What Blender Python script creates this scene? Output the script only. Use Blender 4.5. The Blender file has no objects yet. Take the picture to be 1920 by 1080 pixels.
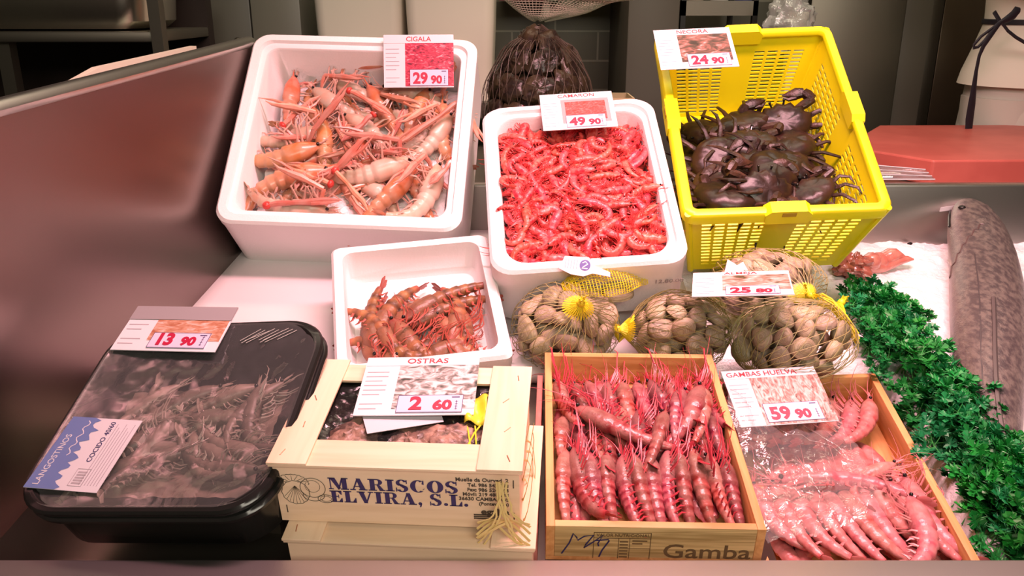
import bpy, bmesh, math, random
import numpy as np
from mathutils import Matrix, Vector, Euler

random.seed(7)
R = math.radians
scene = bpy.context.scene
C = scene.collection

# ------------------------------------------------------------------ camera
F_PX, CX, CY = 1600.0, 960.0, 540.0
PITCH = R(18.6)
EYE = Vector((0, 0, 1.60))
cam_d = bpy.data.cameras.new('camera')
cam_d.sensor_width = 36
cam_d.lens = 36 * F_PX / 1920
cam_d.clip_start = 0.02
cam = bpy.data.objects.new('camera', cam_d)
cam.location = EYE
cam.rotation_euler = (R(90) - PITCH, 0, 0)
C.objects.link(cam)
scene.camera = cam

# ------------------------------------------------------------------ view, world, lamps
scene.view_settings.view_transform = 'Standard'
scene.view_settings.look = 'None'
scene.view_settings.gamma = 1
scene.view_settings.use_curve_mapping = False
scene.view_settings.exposure = 0.05

world = bpy.data.worlds.new('hall')
scene.world = world
world.use_nodes = True
wb = world.node_tree.nodes['Background']
wb.inputs[0].default_value = (1.0, 0.86, 0.60, 1)
wb.inputs[1].default_value = 0.04


def area(name, loc, target, sx, sy, energy, color, spread=180):
    d = bpy.data.lights.new(name, 'AREA')
    d.shape = 'RECTANGLE'
    d.size, d.size_y = sx, sy
    d.energy = energy
    d.color = color
    d.spread = R(spread)
    o = bpy.data.objects.new(name, d)
    o.location = loc
    o.rotation_euler = (Vector(target) - Vector(loc)).to_track_quat('-Z', 'Y').to_euler()
    C.objects.link(o)
    return o


# pink meat-counter tubes in the canopy over the display, and the hall behind the customer
area('canopy_tube_light', (0.28, 1.00, 2.25), (0.28, 1.20, 1.1), 1.0, 0.14, 20, (1.0, 0.465, 0.52), 125)
area('canopy_white_light', (0.45, 1.15, 2.30), (0.45, 1.25, 1.1), 0.8, 0.12, 2.2, (1.0, 0.88, 0.70), 130)
area('hall_light', (0.6, -1.5, 2.7), (0.2, 1.2, 1.1), 1.8, 0.8, 46, (1.0, 0.91, 0.75))
area('back_room_light', (0.5, 2.05, 2.9), (0.5, 2.6, 1.2), 2.4, 0.3, 17, (1.0, 0.86, 0.62))

# ------------------------------------------------------------------ pixel rays (placing things where they stand)
RT = Vector((1, 0, 0))
FW = Vector((0, math.cos(PITCH), -math.sin(PITCH)))
UP = RT.cross(FW)
SLOPE = math.tan(R(10.8))


def ray(x, y):
    return RT * ((x - CX) / F_PX) + UP * ((CY - y) / F_PX) + FW


def on_plane(p0, n, x, y):
    r = ray(x, y)
    return EYE + r * ((Vector(p0) - EYE).dot(Vector(n)) / r.dot(Vector(n)))


def on_Y(x, y, Y):
    return on_plane((0, Y, 0), (0, 1, 0), x, y)


def bed_z(Y, off=0.0):
    return 1.017 + off + SLOPE * (Y - 0.8)


BED_N = Vector((0, -SLOPE, 1)).normalized()


def on_bed(x, y, off=0.0):
    return on_plane((0, 0.8, 1.017 + off), BED_N, x, y)


def pose(pos, yaw, tilt, roll):
    return Matrix.Translation(pos) @ Matrix.Rotation(R(yaw), 4, 'Z') @ Matrix.Rotation(R(tilt), 4, 'X') @ Matrix.Rotation(R(roll), 4, 'Y')


def on_local(M, x, y, zc):
    """point in M's own frame where the pixel's ray meets the plane z = zc of that frame"""
    n = (M.to_3x3() @ Vector((0, 0, 1)))
    p = on_plane(M @ Vector((0, 0, zc)), n, x, y)
    return M.inverted() @ p


def lay(M, head, tail, roll=0, scale=1.0, pitch=0):
    """matrix of a thing lying in frame M from tail to head (both in M's frame); its x axis points to the head"""
    h, t = Vector(head), Vector(tail)
    x = (h - t).normalized()
    z = Vector((0, 0, 1))
    y = z.cross(x).normalized()
    z = x.cross(y)
    A = Matrix((x, y, z)).transposed().to_4x4()
    return M @ Matrix.Translation((h + t) / 2) @ A @ Matrix.Rotation(R(roll), 4, 'X') @ Matrix.Rotation(R(pitch), 4, 'Y') @ Matrix.Diagonal((scale, scale, scale, 1))


# ------------------------------------------------------------------ materials
def mat(name, color, rough=0.5, metal=0.0, var=0.0, hue=0.0, bump=0.0, bscale=60, noise=0.0, nscale=40,
        spec=0.5, sss=0.0, color2=None, ramp=None, coat=0.0, trans=0.0, alpha=1.0, stretch=None):
    m = bpy.data.materials.new(name)
    m.use_nodes = True
    nt = m.node_tree
    N, L = nt.nodes, nt.links
    b = N['Principled BSDF']
    b.inputs['Roughness'].default_value = rough
    b.inputs['Metallic'].default_value = metal
    b.inputs['Specular IOR Level'].default_value = spec
    b.inputs['Base Color'].default_value = (*color, 1)
    if coat:
        b.inputs['Coat Weight'].default_value = coat
        b.inputs['Coat Roughness'].default_value = 0.12
    if trans:
        b.inputs['Transmission Weight'].default_value = trans
    if alpha < 1:
        b.inputs['Alpha'].default_value = alpha
    if sss:
        b.inputs['Subsurface Weight'].default_value = sss
        b.inputs['Subsurface Radius'].default_value = (0.01, 0.004, 0.003)
        b.inputs['Subsurface Scale'].default_value = 0.5
    tc = N.new('ShaderNodeTexCoord')
    vec = tc.outputs['Object']
    if stretch:
        mp = N.new('ShaderNodeMapping')
        mp.inputs['Scale'].default_value = stretch
        L.new(vec, mp.inputs[0])
        vec = mp.outputs[0]
    out = None
    if ramp:
        at = N.new('ShaderNodeAttribute')
        at.attribute_name = 'u'
        r = N.new('ShaderNodeValToRGB')
        L.new(at.outputs['Fac'], r.inputs[0])
        els = r.color_ramp.elements
        while len(els) < len(ramp):
            els.new(0.5)
        for e, (p, c) in zip(els, ramp):
            e.position = p
            e.color = (*c, 1)
        out = r.outputs[0]
    if color2 is not None:
        nz = N.new('ShaderNodeTexNoise')
        nz.inputs['Scale'].default_value = nscale
        nz.inputs['Detail'].default_value = 5
        L.new(vec, nz.inputs['Vector'])
        r2 = N.new('ShaderNodeValToRGB')
        r2.color_ramp.elements[0].position = 0.40
        r2.color_ramp.elements[1].position = 0.62
        L.new(nz.outputs[0], r2.inputs[0])
        mx = N.new('ShaderNodeMix')
        mx.data_type = 'RGBA'
        L.new(r2.outputs[0], mx.inputs[0])
        if out is not None:
            L.new(out, mx.inputs[6])
        else:
            mx.inputs[6].default_value = (*color, 1)
        mx.inputs[7].default_value = (*color2, 1)
        if noise:
            ml = N.new('ShaderNodeMath')
            ml.operation = 'MULTIPLY'
            ml.inputs[1].default_value = noise
            L.new(r2.outputs[0], ml.inputs[0])
            L.new(ml.outputs[0], mx.inputs[0])
        out = mx.outputs[2]
    if var or hue:
        oi = N.new('ShaderNodeObjectInfo')
        hs = N.new('ShaderNodeHueSaturation')
        if out is not None:
            L.new(out, hs.inputs['Color'])
        else:
            hs.inputs['Color'].default_value = (*color, 1)
        mr = N.new('ShaderNodeMapRange')
        mr.inputs[3].default_value = 1 - var
        mr.inputs[4].default_value = 1 + var
        L.new(oi.outputs['Random'], mr.inputs[0])
        L.new(mr.outputs[0], hs.inputs['Value'])
        if hue:
            m3 = N.new('ShaderNodeMath')
            m3.operation = 'MULTIPLY'
            m3.inputs[1].default_value = 7.31
            L.new(oi.outputs['Random'], m3.inputs[0])
            fr = N.new('ShaderNodeMath')
            fr.operation = 'FRACT'
            L.new(m3.outputs[0], fr.inputs[0])
            mh = N.new('ShaderNodeMapRange')
            mh.inputs[3].default_value = 0.5 - hue
            mh.inputs[4].default_value = 0.5 + hue
            L.new(fr.outputs[0], mh.inputs[0])
            L.new(mh.outputs[0], hs.inputs['Hue'])
        out = hs.outputs[0]
    if out is not None:
        L.new(out, b.inputs['Base Color'])
    if bump:
        nb = N.new('ShaderNodeTexNoise')
        nb.inputs['Scale'].default_value = bscale
        nb.inputs['Detail'].default_value = 4
        L.new(vec, nb.inputs['Vector'])
        bp = N.new('ShaderNodeBump')
        bp.inputs['Strength'].default_value = bump
        bp.inputs['Distance'].default_value = 0.004
        L.new(nb.outputs[0], bp.inputs['Height'])
        L.new(bp.outputs[0], b.inputs['Normal'])
    return m


def film_mat(name, tint=(1, 1, 1), haze=0.12, bump=0.6, bscale=25, rough=0.08, gloss=0.10, fres=0.45):
    """clear plastic film: mostly see-through, a little milky, glossy wrinkles"""
    m = bpy.data.materials.new(name)
    m.use_nodes = True
    nt = m.node_tree
    N, L = nt.nodes, nt.links
    N.remove(N['Principled BSDF'])
    o = N['Material Output']
    tr = N.new('ShaderNodeBsdfTransparent')
    tr.inputs[0].default_value = (*tint, 1)
    df = N.new('ShaderNodeBsdfDiffuse')
    df.inputs[0].default_value = (0.8, 0.8, 0.8, 1)
    gl = N.new('ShaderNodeBsdfGlossy')
    gl.inputs['Roughness'].default_value = rough
    m1 = N.new('ShaderNodeMixShader')
    m1.inputs[0].default_value = haze
    L.new(tr.outputs[0], m1.inputs[1])
    L.new(df.outputs[0], m1.inputs[2])
    lw = N.new('ShaderNodeLayerWeight')
    lw.inputs['Blend'].default_value = 0.25
    mm = N.new('ShaderNodeMath')
    mm.operation = 'MULTIPLY_ADD'
    mm.inputs[1].default_value = fres
    mm.inputs[2].default_value = gloss
    mm.use_clamp = True
    L.new(lw.outputs['Fresnel'], mm.inputs[0])
    m2 = N.new('ShaderNodeMixShader')
    L.new(mm.outputs[0], m2.inputs[0])
    L.new(m1.outputs[0], m2.inputs[1])
    L.new(gl.outputs[0], m2.inputs[2])
    L.new(m2.outputs[0], o.inputs[0])
    tc = N.new('ShaderNodeTexCoord')
    nz = N.new('ShaderNodeTexNoise')
    nz.inputs['Scale'].default_value = bscale
    nz.inputs['Detail'].default_value = 3
    nz.inputs['Distortion'].default_value = 1.2
    L.new(tc.outputs['Object'], nz.inputs['Vector'])
    bp = N.new('ShaderNodeBump')
    bp.inputs['Strength'].default_value = bump
    bp.inputs['Distance'].default_value = 0.01
    L.new(nz.outputs[0], bp.inputs['Height'])
    L.new(bp.outputs[0], gl.inputs['Normal'])
    L.new(bp.outputs[0], lw.inputs['Normal'])
    return m


def wood_mat(name, c1, c2, rough=0.55, stretch=(4, 60, 60), bscale=3.0, var=0.0):
    m = bpy.data.materials.new(name)
    m.use_nodes = True
    nt = m.node_tree
    N, L = nt.nodes, nt.links
    b = N['Principled BSDF']
    b.inputs['Roughness'].default_value = rough
    b.inputs['Specular IOR Level'].default_value = 0.3
    tc = N.new('ShaderNodeTexCoord')
    mp = N.new('ShaderNodeMapping')
    mp.inputs['Scale'].default_value = stretch
    L.new(tc.outputs['Object'], mp.inputs[0])
    nz = N.new('ShaderNodeTexNoise')
    nz.inputs['Scale'].default_value = bscale
    nz.inputs['Detail'].default_value = 6
    nz.inputs['Distortion'].default_value = 0.6
    L.new(mp.outputs[0], nz.inputs['Vector'])
    r = N.new('ShaderNodeValToRGB')
    r.color_ramp.elements[0].position = 0.36
    r.color_ramp.elements[0].color = (*c2, 1)
    r.color_ramp.elements[1].position = 0.60
    r.color_ramp.elements[1].color = (*c1, 1)
    L.new(nz.outputs[0], r.inputs[0])
    L.new(r.outputs[0], b.inputs['Base Color'])
    return m


def steel_mat(name, c, rough, stretch=(2, 2, 120)):
    m = mat(name, c, rough=rough, metal=1.0, bump=0.03, bscale=8, stretch=stretch)
    return m


MT = {}
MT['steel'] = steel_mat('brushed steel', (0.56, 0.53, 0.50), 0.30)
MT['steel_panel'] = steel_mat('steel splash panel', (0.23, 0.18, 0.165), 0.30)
MT['steel_dark'] = steel_mat('dull steel', (0.22, 0.20, 0.165), 0.45)
MT['steel_ledge'] = steel_mat('steel ledge', (0.60, 0.57, 0.56), 0.42, (120, 2, 2))
MT['poly'] = mat('expanded polystyrene', (0.84, 0.80, 0.79), rough=0.65, bump=0.12, bscale=260, spec=0.3)
MT['white_plastic'] = mat('white plastic', (0.70, 0.66, 0.66), rough=0.4)
MT['ice'] = mat('crushed ice', (0.90, 0.90, 0.90), rough=0.28, bump=0.7, bscale=140, spec=0.5, color2=(0.82, 0.84, 0.86), nscale=60)
MT['ice_box'] = mat('ice in the box', (0.85, 0.84, 0.84), rough=0.25, bump=0.8, bscale=120)
MT['yellow'] = mat('yellow plastic', (0.88, 0.82, 0.008), rough=0.38, spec=0.4)
MT['black_plastic'] = mat('black plastic', (0.012, 0.012, 0.011), rough=0.22, spec=0.5)
MT['crate'] = wood_mat('pale poplar', (0.84, 0.63, 0.44), (0.77, 0.56, 0.37), stretch=(3, 40, 40), bscale=2)
MT['pine'] = wood_mat('pine', (0.72, 0.37, 0.145), (0.55, 0.25, 0.08), stretch=(3, 42, 42), bscale=2.2)
MT['pine_y'] = wood_mat('pine side', (0.72, 0.37, 0.145), (0.57, 0.265, 0.09), stretch=(42, 3, 42), bscale=2.2)
MT['pine_front'] = wood_mat('grooved pine front', (0.66, 0.46, 0.21), (0.36, 0.23, 0.085), stretch=(2.5, 5, 75), bscale=2.4)
MT['pink_wood'] = wood_mat('pink stained wood', (0.55, 0.20, 0.17), (0.45, 0.15, 0.12), stretch=(40, 4, 4))
MT['card'] = mat('white card', (0.70, 0.68, 0.71), rough=0.35)
MT['card_grey'] = mat('grey border and strip shade', (0.30, 0.27, 0.28), rough=0.5)  # photo border grey; also the painted shade over a title strip
MT['price_plate'] = mat('price plate', (0.64, 0.56, 0.70), rough=0.35)
MT['price_red'] = mat('price digits', (0.42, 0.006, 0.045), rough=0.4)
MT['title_red'] = mat('title red', (0.50, 0.035, 0.05), rough=0.5)
MT['print_grey'] = mat('small print grey', (0.38, 0.33, 0.36), rough=0.6)
MT['ink_blue'] = mat('blue black ink', (0.035, 0.022, 0.11), rough=0.6)
MT['ink_dark'] = mat('dark ink', (0.06, 0.045, 0.03), rough=0.6)
MT['ink_brown'] = mat('burnt lettering', (0.13, 0.075, 0.03), rough=0.7)
MT['label_blue'] = mat('label blue', (0.10, 0.16, 0.36), rough=0.4)
MT['label_white'] = mat('label white', (0.62, 0.58, 0.62), rough=0.4)
MT['logo_blue'] = mat('logo blue', (0.03, 0.03, 0.22), rough=0.4)
MT['red_board'] = mat('red cutting board', (0.55, 0.125, 0.10), rough=0.42, color2=(0.48, 0.10, 0.08), nscale=9, bump=0.05)
MT['staple'] = mat('staple wire', (0.42, 0.18, 0.10), rough=0.4, metal=0.6)
MT['raffia'] = mat('raffia', (0.70, 0.52, 0.20), rough=0.7)
MT['film'] = film_mat('tray film', (0.93, 0.91, 0.89), haze=0.055, bump=0.12, bscale=26, gloss=0.006, rough=0.06, fres=0.14)
MT['film_sheet'] = film_mat('loose film sheet', (0.97, 0.95, 0.94), haze=0.10, bump=0.5, bscale=34, gloss=0.05)
MT['bag_film'] = film_mat('plastic bag', (0.9, 0.95, 0.88), haze=0.45, bump=0.8, bscale=30, rough=0.15)
MT['clear_plastic'] = film_mat('clear plastic', (0.93, 0.93, 0.93), haze=0.12, bump=0.1, bscale=10)
MT['black'] = mat('black', (0.008, 0.007, 0.006), rough=0.35)

# ------------------------------------------------------------------ mesh building
class MB:
    def __init__(self):
        self.v, self.f, self.u = [], [], []

    def add(self, verts, faces, u=None):
        o = len(self.v)
        self.v += [tuple(p) for p in verts]
        self.f += [tuple(i + o for i in f) for f in faces]
        self.u += list(u) if u is not None else [0.0] * len(verts)
        return self

    def box(self, x0, x1, y0, y1, z0, z1, M=None, bev=0.0):
        if bev > 0:
            return self.bevbox(x0, x1, y0, y1, z0, z1, bev, M)
        v = [(x, y, z) for z in (z0, z1) for y in (y0, y1) for x in (x0, x1)]
        if M is not None:
            v = [M @ Vector(p) for p in v]
        return self.add(v, [(0, 2, 3, 1), (4, 5, 7, 6), (0, 1, 5, 4), (2, 6, 7, 3), (0, 4, 6, 2), (1, 3, 7, 5)])

    def bevbox(self, x0, x1, y0, y1, z0, z1, b, M=None):
        bm = bmesh.new()
        bmesh.ops.create_cube(bm, size=1)
        for v in bm.verts:
            v.co = Vector((x0 + (v.co.x + .5) * (x1 - x0), y0 + (v.co.y + .5) * (y1 - y0), z0 + (v.co.z + .5) * (z1 - z0)))
        bmesh.ops.bevel(bm, geom=list(bm.edges), offset=b, segments=2, affect='EDGES', profile=0.5)
        bm.verts.index_update()
        vs = [M @ v.co if M is not None else v.co.copy() for v in bm.verts]
        fs = [[v.index for v in f.verts] for f in bm.faces]
        bm.free()
        return self.add(vs, fs)

    def loops(self, loops, cap0=False, cap1=False, u=None, closed=True):
        n = len(loops[0])
        vs, fs, us = [], [], []
        for i, lp in enumerate(loops):
            vs += list(lp)
            us += [u[i] if u is not None else 0.0] * n
        for i in range(len(loops) - 1):
            for j in range(n if closed else n - 1):
                k = (j + 1) % n
                fs.append((i * n + j, i * n + k, (i + 1) * n + k, (i + 1) * n + j))
        if cap0:
            fs.append(tuple(reversed(range(n))))
        if cap1:
            fs.append(tuple((len(loops) - 1) * n + j for j in range(n)))
        return self.add(vs, fs, us)

    def sweep(self, path, ra, rb=None, n=8, up=(0, 0, 1), u=None, cap=True, twist=None):
        """elliptic tube: ra across (in the plane), rb along up"""
        path = [Vector(p) for p in path]
        m = len(path)
        if not hasattr(ra, '__len__'):
            ra = [ra] * m
        rb = ra if rb is None else (rb if hasattr(rb, '__len__') else [rb] * m)
        up = Vector(up)
        lps = []
        for i, p in enumerate(path):
            t = (path[min(i + 1, m - 1)] - path[max(i - 1, 0)])
            if t.length < 1e-9:
                t = Vector((1, 0, 0))
            t.normalize()
            nn = up.cross(t)
            if nn.length < 1e-3:
                nn = Vector((1, 0, 0)).cross(t)
                if nn.length < 1e-3:
                    nn = Vector((0, 1, 0)).cross(t)
            nn.normalize()
            bb = t.cross(nn)
            lps.append([p + nn * (ra[i] * math.cos(2 * math.pi * j / n)) + bb * (rb[i] * math.sin(2 * math.pi * j / n)) for j in range(n)])
        if u is None:
            u = [i / (m - 1) for i in range(m)]
        return self.loops(lps, cap, cap, u)

    def ellipsoid(self, c, r, nu=12, nv=8, M=None, u=0.0):
        c = Vector(c)
        vs, fs = [], []
        for i in range(nv + 1):
            th = math.pi * i / nv
            for j in range(nu):
                ph = 2 * math.pi * j / nu
                p = Vector((r[0] * math.sin(th) * math.cos(ph), r[1] * math.sin(th) * math.sin(ph), r[2] * math.cos(th)))
                if M is not None:
                    p = M @ p
                vs.append(c + p)
        for i in range(nv):
            for j in range(nu):
                k = (j + 1) % nu
                fs.append((i * nu + j, (i + 1) * nu + j, (i + 1) * nu + k, i * nu + k))
        return self.add(vs, fs, [u] * len(vs))

    def poly(self, pts, z0, z1):
        """prism over a polygon in xy"""
        n = len(pts)
        vs = [(x, y, z0) for x, y in pts] + [(x, y, z1) for x, y in pts]
        fs = [tuple(reversed(range(n))), tuple(range(n, 2 * n))] + [(i, (i + 1) % n, n + (i + 1) % n, n + i) for i in range(n)]
        return self.add(vs, fs)

    def grid(self, P, nx, ny, u=None):
        vs = [P(i / (nx - 1), j / (ny - 1)) for j in range(ny) for i in range(nx)]
        fs = [(j * nx + i, j * nx + i + 1, (j + 1) * nx + i + 1, (j + 1) * nx + i) for j in range(ny - 1) for i in range(nx - 1)]
        return self.add(vs, fs, u)

    def mesh(self, name, m, smooth=True, angle=40):
        me = bpy.data.meshes.new(name)
        me.from_pydata([tuple(p) for p in self.v], [], self.f)
        me.materials.append(m)
        a = me.attributes.new('u', 'FLOAT', 'POINT')
        a.data.foreach_set('value', self.u)
        me.update()
        bm = bmesh.new()
        bm.from_mesh(me)
        bmesh.ops.remove_doubles(bm, verts=bm.verts, dist=1e-6)
        bmesh.ops.recalc_face_normals(bm, faces=bm.faces)
        bm.to_mesh(me)
        bm.free()
        if smooth:
            me.polygons.foreach_set('use_smooth', [True] * len(me.polygons))
            try:
                me.set_sharp_from_angle(angle=R(angle))
            except Exception:
                pass
        me.update()
        return me

    def build(self, name, m, parent=None, M=None, smooth=True, angle=40):
        return link(name, self.mesh(name, m, smooth, angle), parent, M)


def link(name, me, parent=None, M=None):
    o = bpy.data.objects.new(name, me)
    C.objects.link(o)
    if parent is not None:
        o.parent = parent
    if M is not None:
        if parent is None:
            o.matrix_world = M
        else:
            o.matrix_local = M
    return o


def empty(name, M):
    o = bpy.data.objects.new(name, None)
    C.objects.link(o)
    o.empty_display_size = 0.05
    o.matrix_world = M
    return o


def tag(o, label, cat, group=None, kind=None):
    if kind:
        o['kind'] = kind
    if label:
        o['label'] = label
    if cat:
        o['category'] = cat
    if group:
        o['group'] = group
    return o


def struct(o, label=None):
    o['kind'] = 'structure'
    if label:
        o['label'] = label
    return o


def rrect(x0, x1, y0, y1, r, z, n=6):
    pts = []
    for cx, cy, a0 in ((x1 - r, y1 - r, 0), (x0 + r, y1 - r, 90), (x0 + r, y0 + r, 180), (x1 - r, y0 + r, 270)):
        for i in range(n + 1):
            a = R(a0 + 90 * i / n)
            pts.append(Vector((cx + r * math.cos(a), cy + r * math.sin(a), z)))
    return pts


def text_mesh(s, size, m, depth=0.0003, bold=0.0, sx=1.0, align='LEFT', shear=0.0):
    cu = bpy.data.curves.new('t', 'FONT')
    cu.body = s
    cu.size = size
    cu.extrude = depth
    cu.offset = bold
    cu.align_x = align
    cu.shear = shear
    cu.resolution_u = 3
    o = bpy.data.objects.new('t', cu)
    C.objects.link(o)
    dg = bpy.context.evaluated_depsgraph_get()
    dg.update()
    me = bpy.data.meshes.new_from_object(o.evaluated_get(dg))
    bpy.data.objects.remove(o)
    bpy.data.curves.remove(cu)
    me.transform(Matrix.Diagonal((sx, 1, 1, 1)))
    me.materials.clear()
    me.materials.append(m)
    return me


def inst(parts, M, label, cat, group):
    """parts: [(name, mesh, parent index or None)], the first is the thing itself; every copy shares mesh data"""
    objs = []
    for i, (n, me, par) in enumerate(parts):
        o = bpy.data.objects.new(n, me)
        C.objects.link(o)
        if i == 0:
            o.matrix_world = M
        else:
            o.parent = objs[par]
        objs.append(o)
    return tag(objs[0], label, cat, group)


ORD = ['first', 'second', 'third', 'fourth', 'fifth', 'sixth', 'seventh', 'eighth', 'ninth', 'tenth', 'eleventh', 'twelfth', 'thirteenth', 'fourteenth', 'fifteenth', 'sixteenth']


def rnd(a, b):
    return random.uniform(a, b)
# ================================================================== THE SETTING
def tile_mat():
    m = bpy.data.materials.new('grey wall tiles')
    m.use_nodes = True
    N, L = m.node_tree.nodes, m.node_tree.links
    b = N['Principled BSDF']
    b.inputs['Roughness'].default_value = 0.3
    tc = N.new('ShaderNodeTexCoord')
    mp = N.new('ShaderNodeMapping')
    mp.inputs['Rotation'].default_value = (R(90), 0, 0)
    L.new(tc.outputs['Object'], mp.inputs[0])
    br = N.new('ShaderNodeTexBrick')
    br.inputs['Color1'].default_value = (0.115, 0.105, 0.078, 1)
    br.inputs['Color2'].default_value = (0.10, 0.092, 0.068, 1)
    br.inputs['Mortar'].default_value = (0.25, 0.23, 0.18, 1)
    br.inputs['Scale'].default_value = 1
    br.inputs['Mortar Size'].default_value = 0.0035
    br.inputs['Brick Width'].default_value = 0.30
    br.inputs['Row Height'].default_value = 0.10
    L.new(mp.outputs[0], br.inputs['Vector'])
    L.new(br.outputs[0], b.inputs['Base Color'])
    return m


struct(MB().box(-4, 4, 3.1, 3.2, 0.40, 3.2).build('wall_back', tile_mat()))
MT['dark_wall'] = mat('dim side wall', (0.16, 0.15, 0.12), rough=0.6)
struct(MB().box(-4.1, -4, -3, 3.2, 0, 3.2).build('wall_left', MT['dark_wall']))
struct(MB().box(4, 4.1, -3, 3.2, 0, 3.2).build('wall_right', MT['dark_wall']))
MT['floor'] = mat('stone floor', (0.20, 0.18, 0.16), rough=0.4, color2=(0.15, 0.14, 0.12), nscale=6)
struct(MB().box(-4, 4, -3, 0.74, -0.05, 0).build('floor', MT['floor']))
struct(MB().box(-4, 4, 1.66, 3.1, 0.35, 0.40).build('floor_back', MT['floor']))

# counter carcass with the raised front ledge, back sill and work top
mb = MB()
mb.box(-2.2, 2.2, 0.66, 1.66, 0.0, 0.93)
struct(mb.build('counter_body', MT['steel_dark']))
mb = MB()
mb.box(-2.2, 2.2, 0.54, 0.742, 0.93, 1.058, bev=0.006)
struct(mb.build('trim_front_ledge', MT['steel_ledge']))
mb = MB()
mb.box(-0.50, 2.2, 1.63, 1.66, 0.93, 1.262, bev=0.004)
struct(mb.build('trim_back_sill', MT['steel']))
mb = MB()
mb.box(-0.50, 2.2, 1.66, 2.25, 1.19, 1.236)
struct(mb.build('back_work_top', MT['steel_dark']))
mb = MB()
mb.box(-0.50, 2.2, 1.70, 2.20, 0.40, 1.19)
struct(mb.build('back_work_cabinet', MT['steel_dark']))

# steel splash panel on the left
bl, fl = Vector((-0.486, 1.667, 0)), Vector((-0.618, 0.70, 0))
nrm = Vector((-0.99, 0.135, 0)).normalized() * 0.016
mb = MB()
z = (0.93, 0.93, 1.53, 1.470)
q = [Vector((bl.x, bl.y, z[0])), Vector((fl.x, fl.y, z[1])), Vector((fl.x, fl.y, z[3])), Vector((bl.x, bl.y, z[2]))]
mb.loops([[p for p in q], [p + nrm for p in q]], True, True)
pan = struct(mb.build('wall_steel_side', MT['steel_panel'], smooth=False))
mb = MB()
mb.sweep([q[3] + nrm * .5 + Vector((0, 0, -.004)), q[2] + nrm * .5 + Vector((0, 0, -.004))], 0.0135, 0.011, n=10)
mb.build('rolled_edge', MT['steel'], pan)

# sloping bed: white liner on the left, crushed ice on the right
mb = MB()
mb.grid(lambda a, b: (lambda x, y: Vector((x, y, bed_z(y) - 0.001)))((-0.512 - 0.06 * (1 - b)) + (0.30 + 0.512 + 0.06 * (1 - b)) * a, 1.15 + 0.475 * b), 20, 20)
lin = mb.build('bed_liner', MT['white_plastic'])
sol = lin.modifiers.new('s', 'SOLIDIFY')
sol.thickness = 0.02
sol.offset = -1
struct(lin)
mb = MB()
mb.grid(lambda a, b: Vector((-0.62 + 0.92 * a, 0.735 + 0.43 * b, bed_z(0.735 + 0.43 * b, -0.022))), 6, 6)
pl = mb.build('bed_plate', MT['steel_dark'])
sol = pl.modifiers.new('s', 'SOLIDIFY')
sol.thickness = 0.02
sol.offset = -1
struct(pl)

RBOX = pose((0.3985, 0.8041, 1.0069), -4.3, 8.3, -4.7)
RB_W, RB_D, RB_H = 0.235, 0.382, 0.055


def ice_off(x, y):
    o = -0.03
    l = RBOX.inverted() @ Vector((x, y, 1.0))
    dx = max(abs(l.x) - RB_W / 2 - 0.004, 0)
    dy = max(-l.y - 0.02, l.y - RB_D - 0.004, 0)
    d = math.hypot(dx, dy)
    k = min(d / 0.035, 1)
    return o - 0.075 * (1 - k * k * (3 - 2 * k))


from mathutils import noise as mnoise


def ice_h(x, y):
    p = Vector((x * 22, y * 22, 0))
    n = mnoise.noise(p) * 0.006 + mnoise.noise(p * 3.7) * 0.003 + mnoise.noise(p * 11) * 0.0016
    return bed_z(y, ice_off(x, y)) + n


NX, NY = 330, 210
mb = MB()
mb.grid(lambda a, b: (lambda x, y: Vector((x, y, ice_h(x, y))))(0.272 + 1.35 * a, 0.745 + 0.885 * b), NX, NY)
ice = mb.build('crushed_ice', MT['ice'])
tag(ice, 'bed of white crushed ice under the fish on the right of the display', 'ice', kind='stuff')

# ------------------------------------------------------------------ back of the stall
def quick(name, label, cat, parts, M=None, group=None):
    root = empty(name, M or Matrix())
    tag(root, label, cat, group)
    for n, b, m in parts:
        b.build(n, m, root)
    return root


MT['bg_shade'] = mat('dark recess', (0.020, 0.010, 0.008), rough=0.5)  # near-black colour carries the shade of the recess and gap
MT['bg_grey'] = mat('grey painted metal', (0.12, 0.108, 0.088), rough=0.4)
MT['bg_white'] = mat('off white boxes', (0.86, 0.80, 0.68), rough=0.6)
MT['carton'] = mat('carton', (0.55, 0.46, 0.26), rough=0.7)

# left: oven stand with shelf, dark recess and a steel pan on it
P = lambda x, y, Y: on_Y(x, y, Y)
mb = MB().box(-1.75, -0.79, 2.32, 2.36, 0.40, 1.62)
mb.box(-1.75, -0.79, 1.80, 2.36, 0.40, 0.62)
sh = MB().box(-1.75, -0.79, 1.98, 2.32, 1.512, 1.535, bev=0.003)
po = MB().box(-0.800, -0.775, 1.97, 2.0, 0.62, 1.75)
leg = MB().box(-1.165, -1.135, 2.0, 2.03, 0.62, 1.512)
quick('steel_stand', 'steel stand with a dark recess below its shelf, far left behind the panel', 'stand',
      [('back_panel', mb, MT['bg_shade']), ('shelf', sh, MT['steel_dark']), ('post', po, MT['steel_dark']), ('post', leg, MT['steel_dark'])])
L0 = Matrix.Translation((-1.085, 2.14, 1.5355))
mb = MB()
lp = [rrect(-.20, .23, -.12, .12, .05, 0.004), rrect(-.22, .25, -.13, .13, .055, 0.02), rrect(-.23, .26, -.135, .135, .06, .11), rrect(-.245, .275, -.15, .15, .06, .112),
      rrect(-.245, .275, -.15, .15, .06, .108), rrect(-.225, .255, -.13, .13, .058, .106), rrect(-.21, .24, -.12, .12, .05, .02), rrect(-.19, .22, -.11, .11, .05, .012)]
mb.loops(lp, True, True)
tag(mb.build('steel_pan', steel_mat('pan steel', (0.75, 0.70, 0.60), 0.30), M=L0), 'round-cornered stainless pan on the shelf at far left', 'pan')

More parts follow.
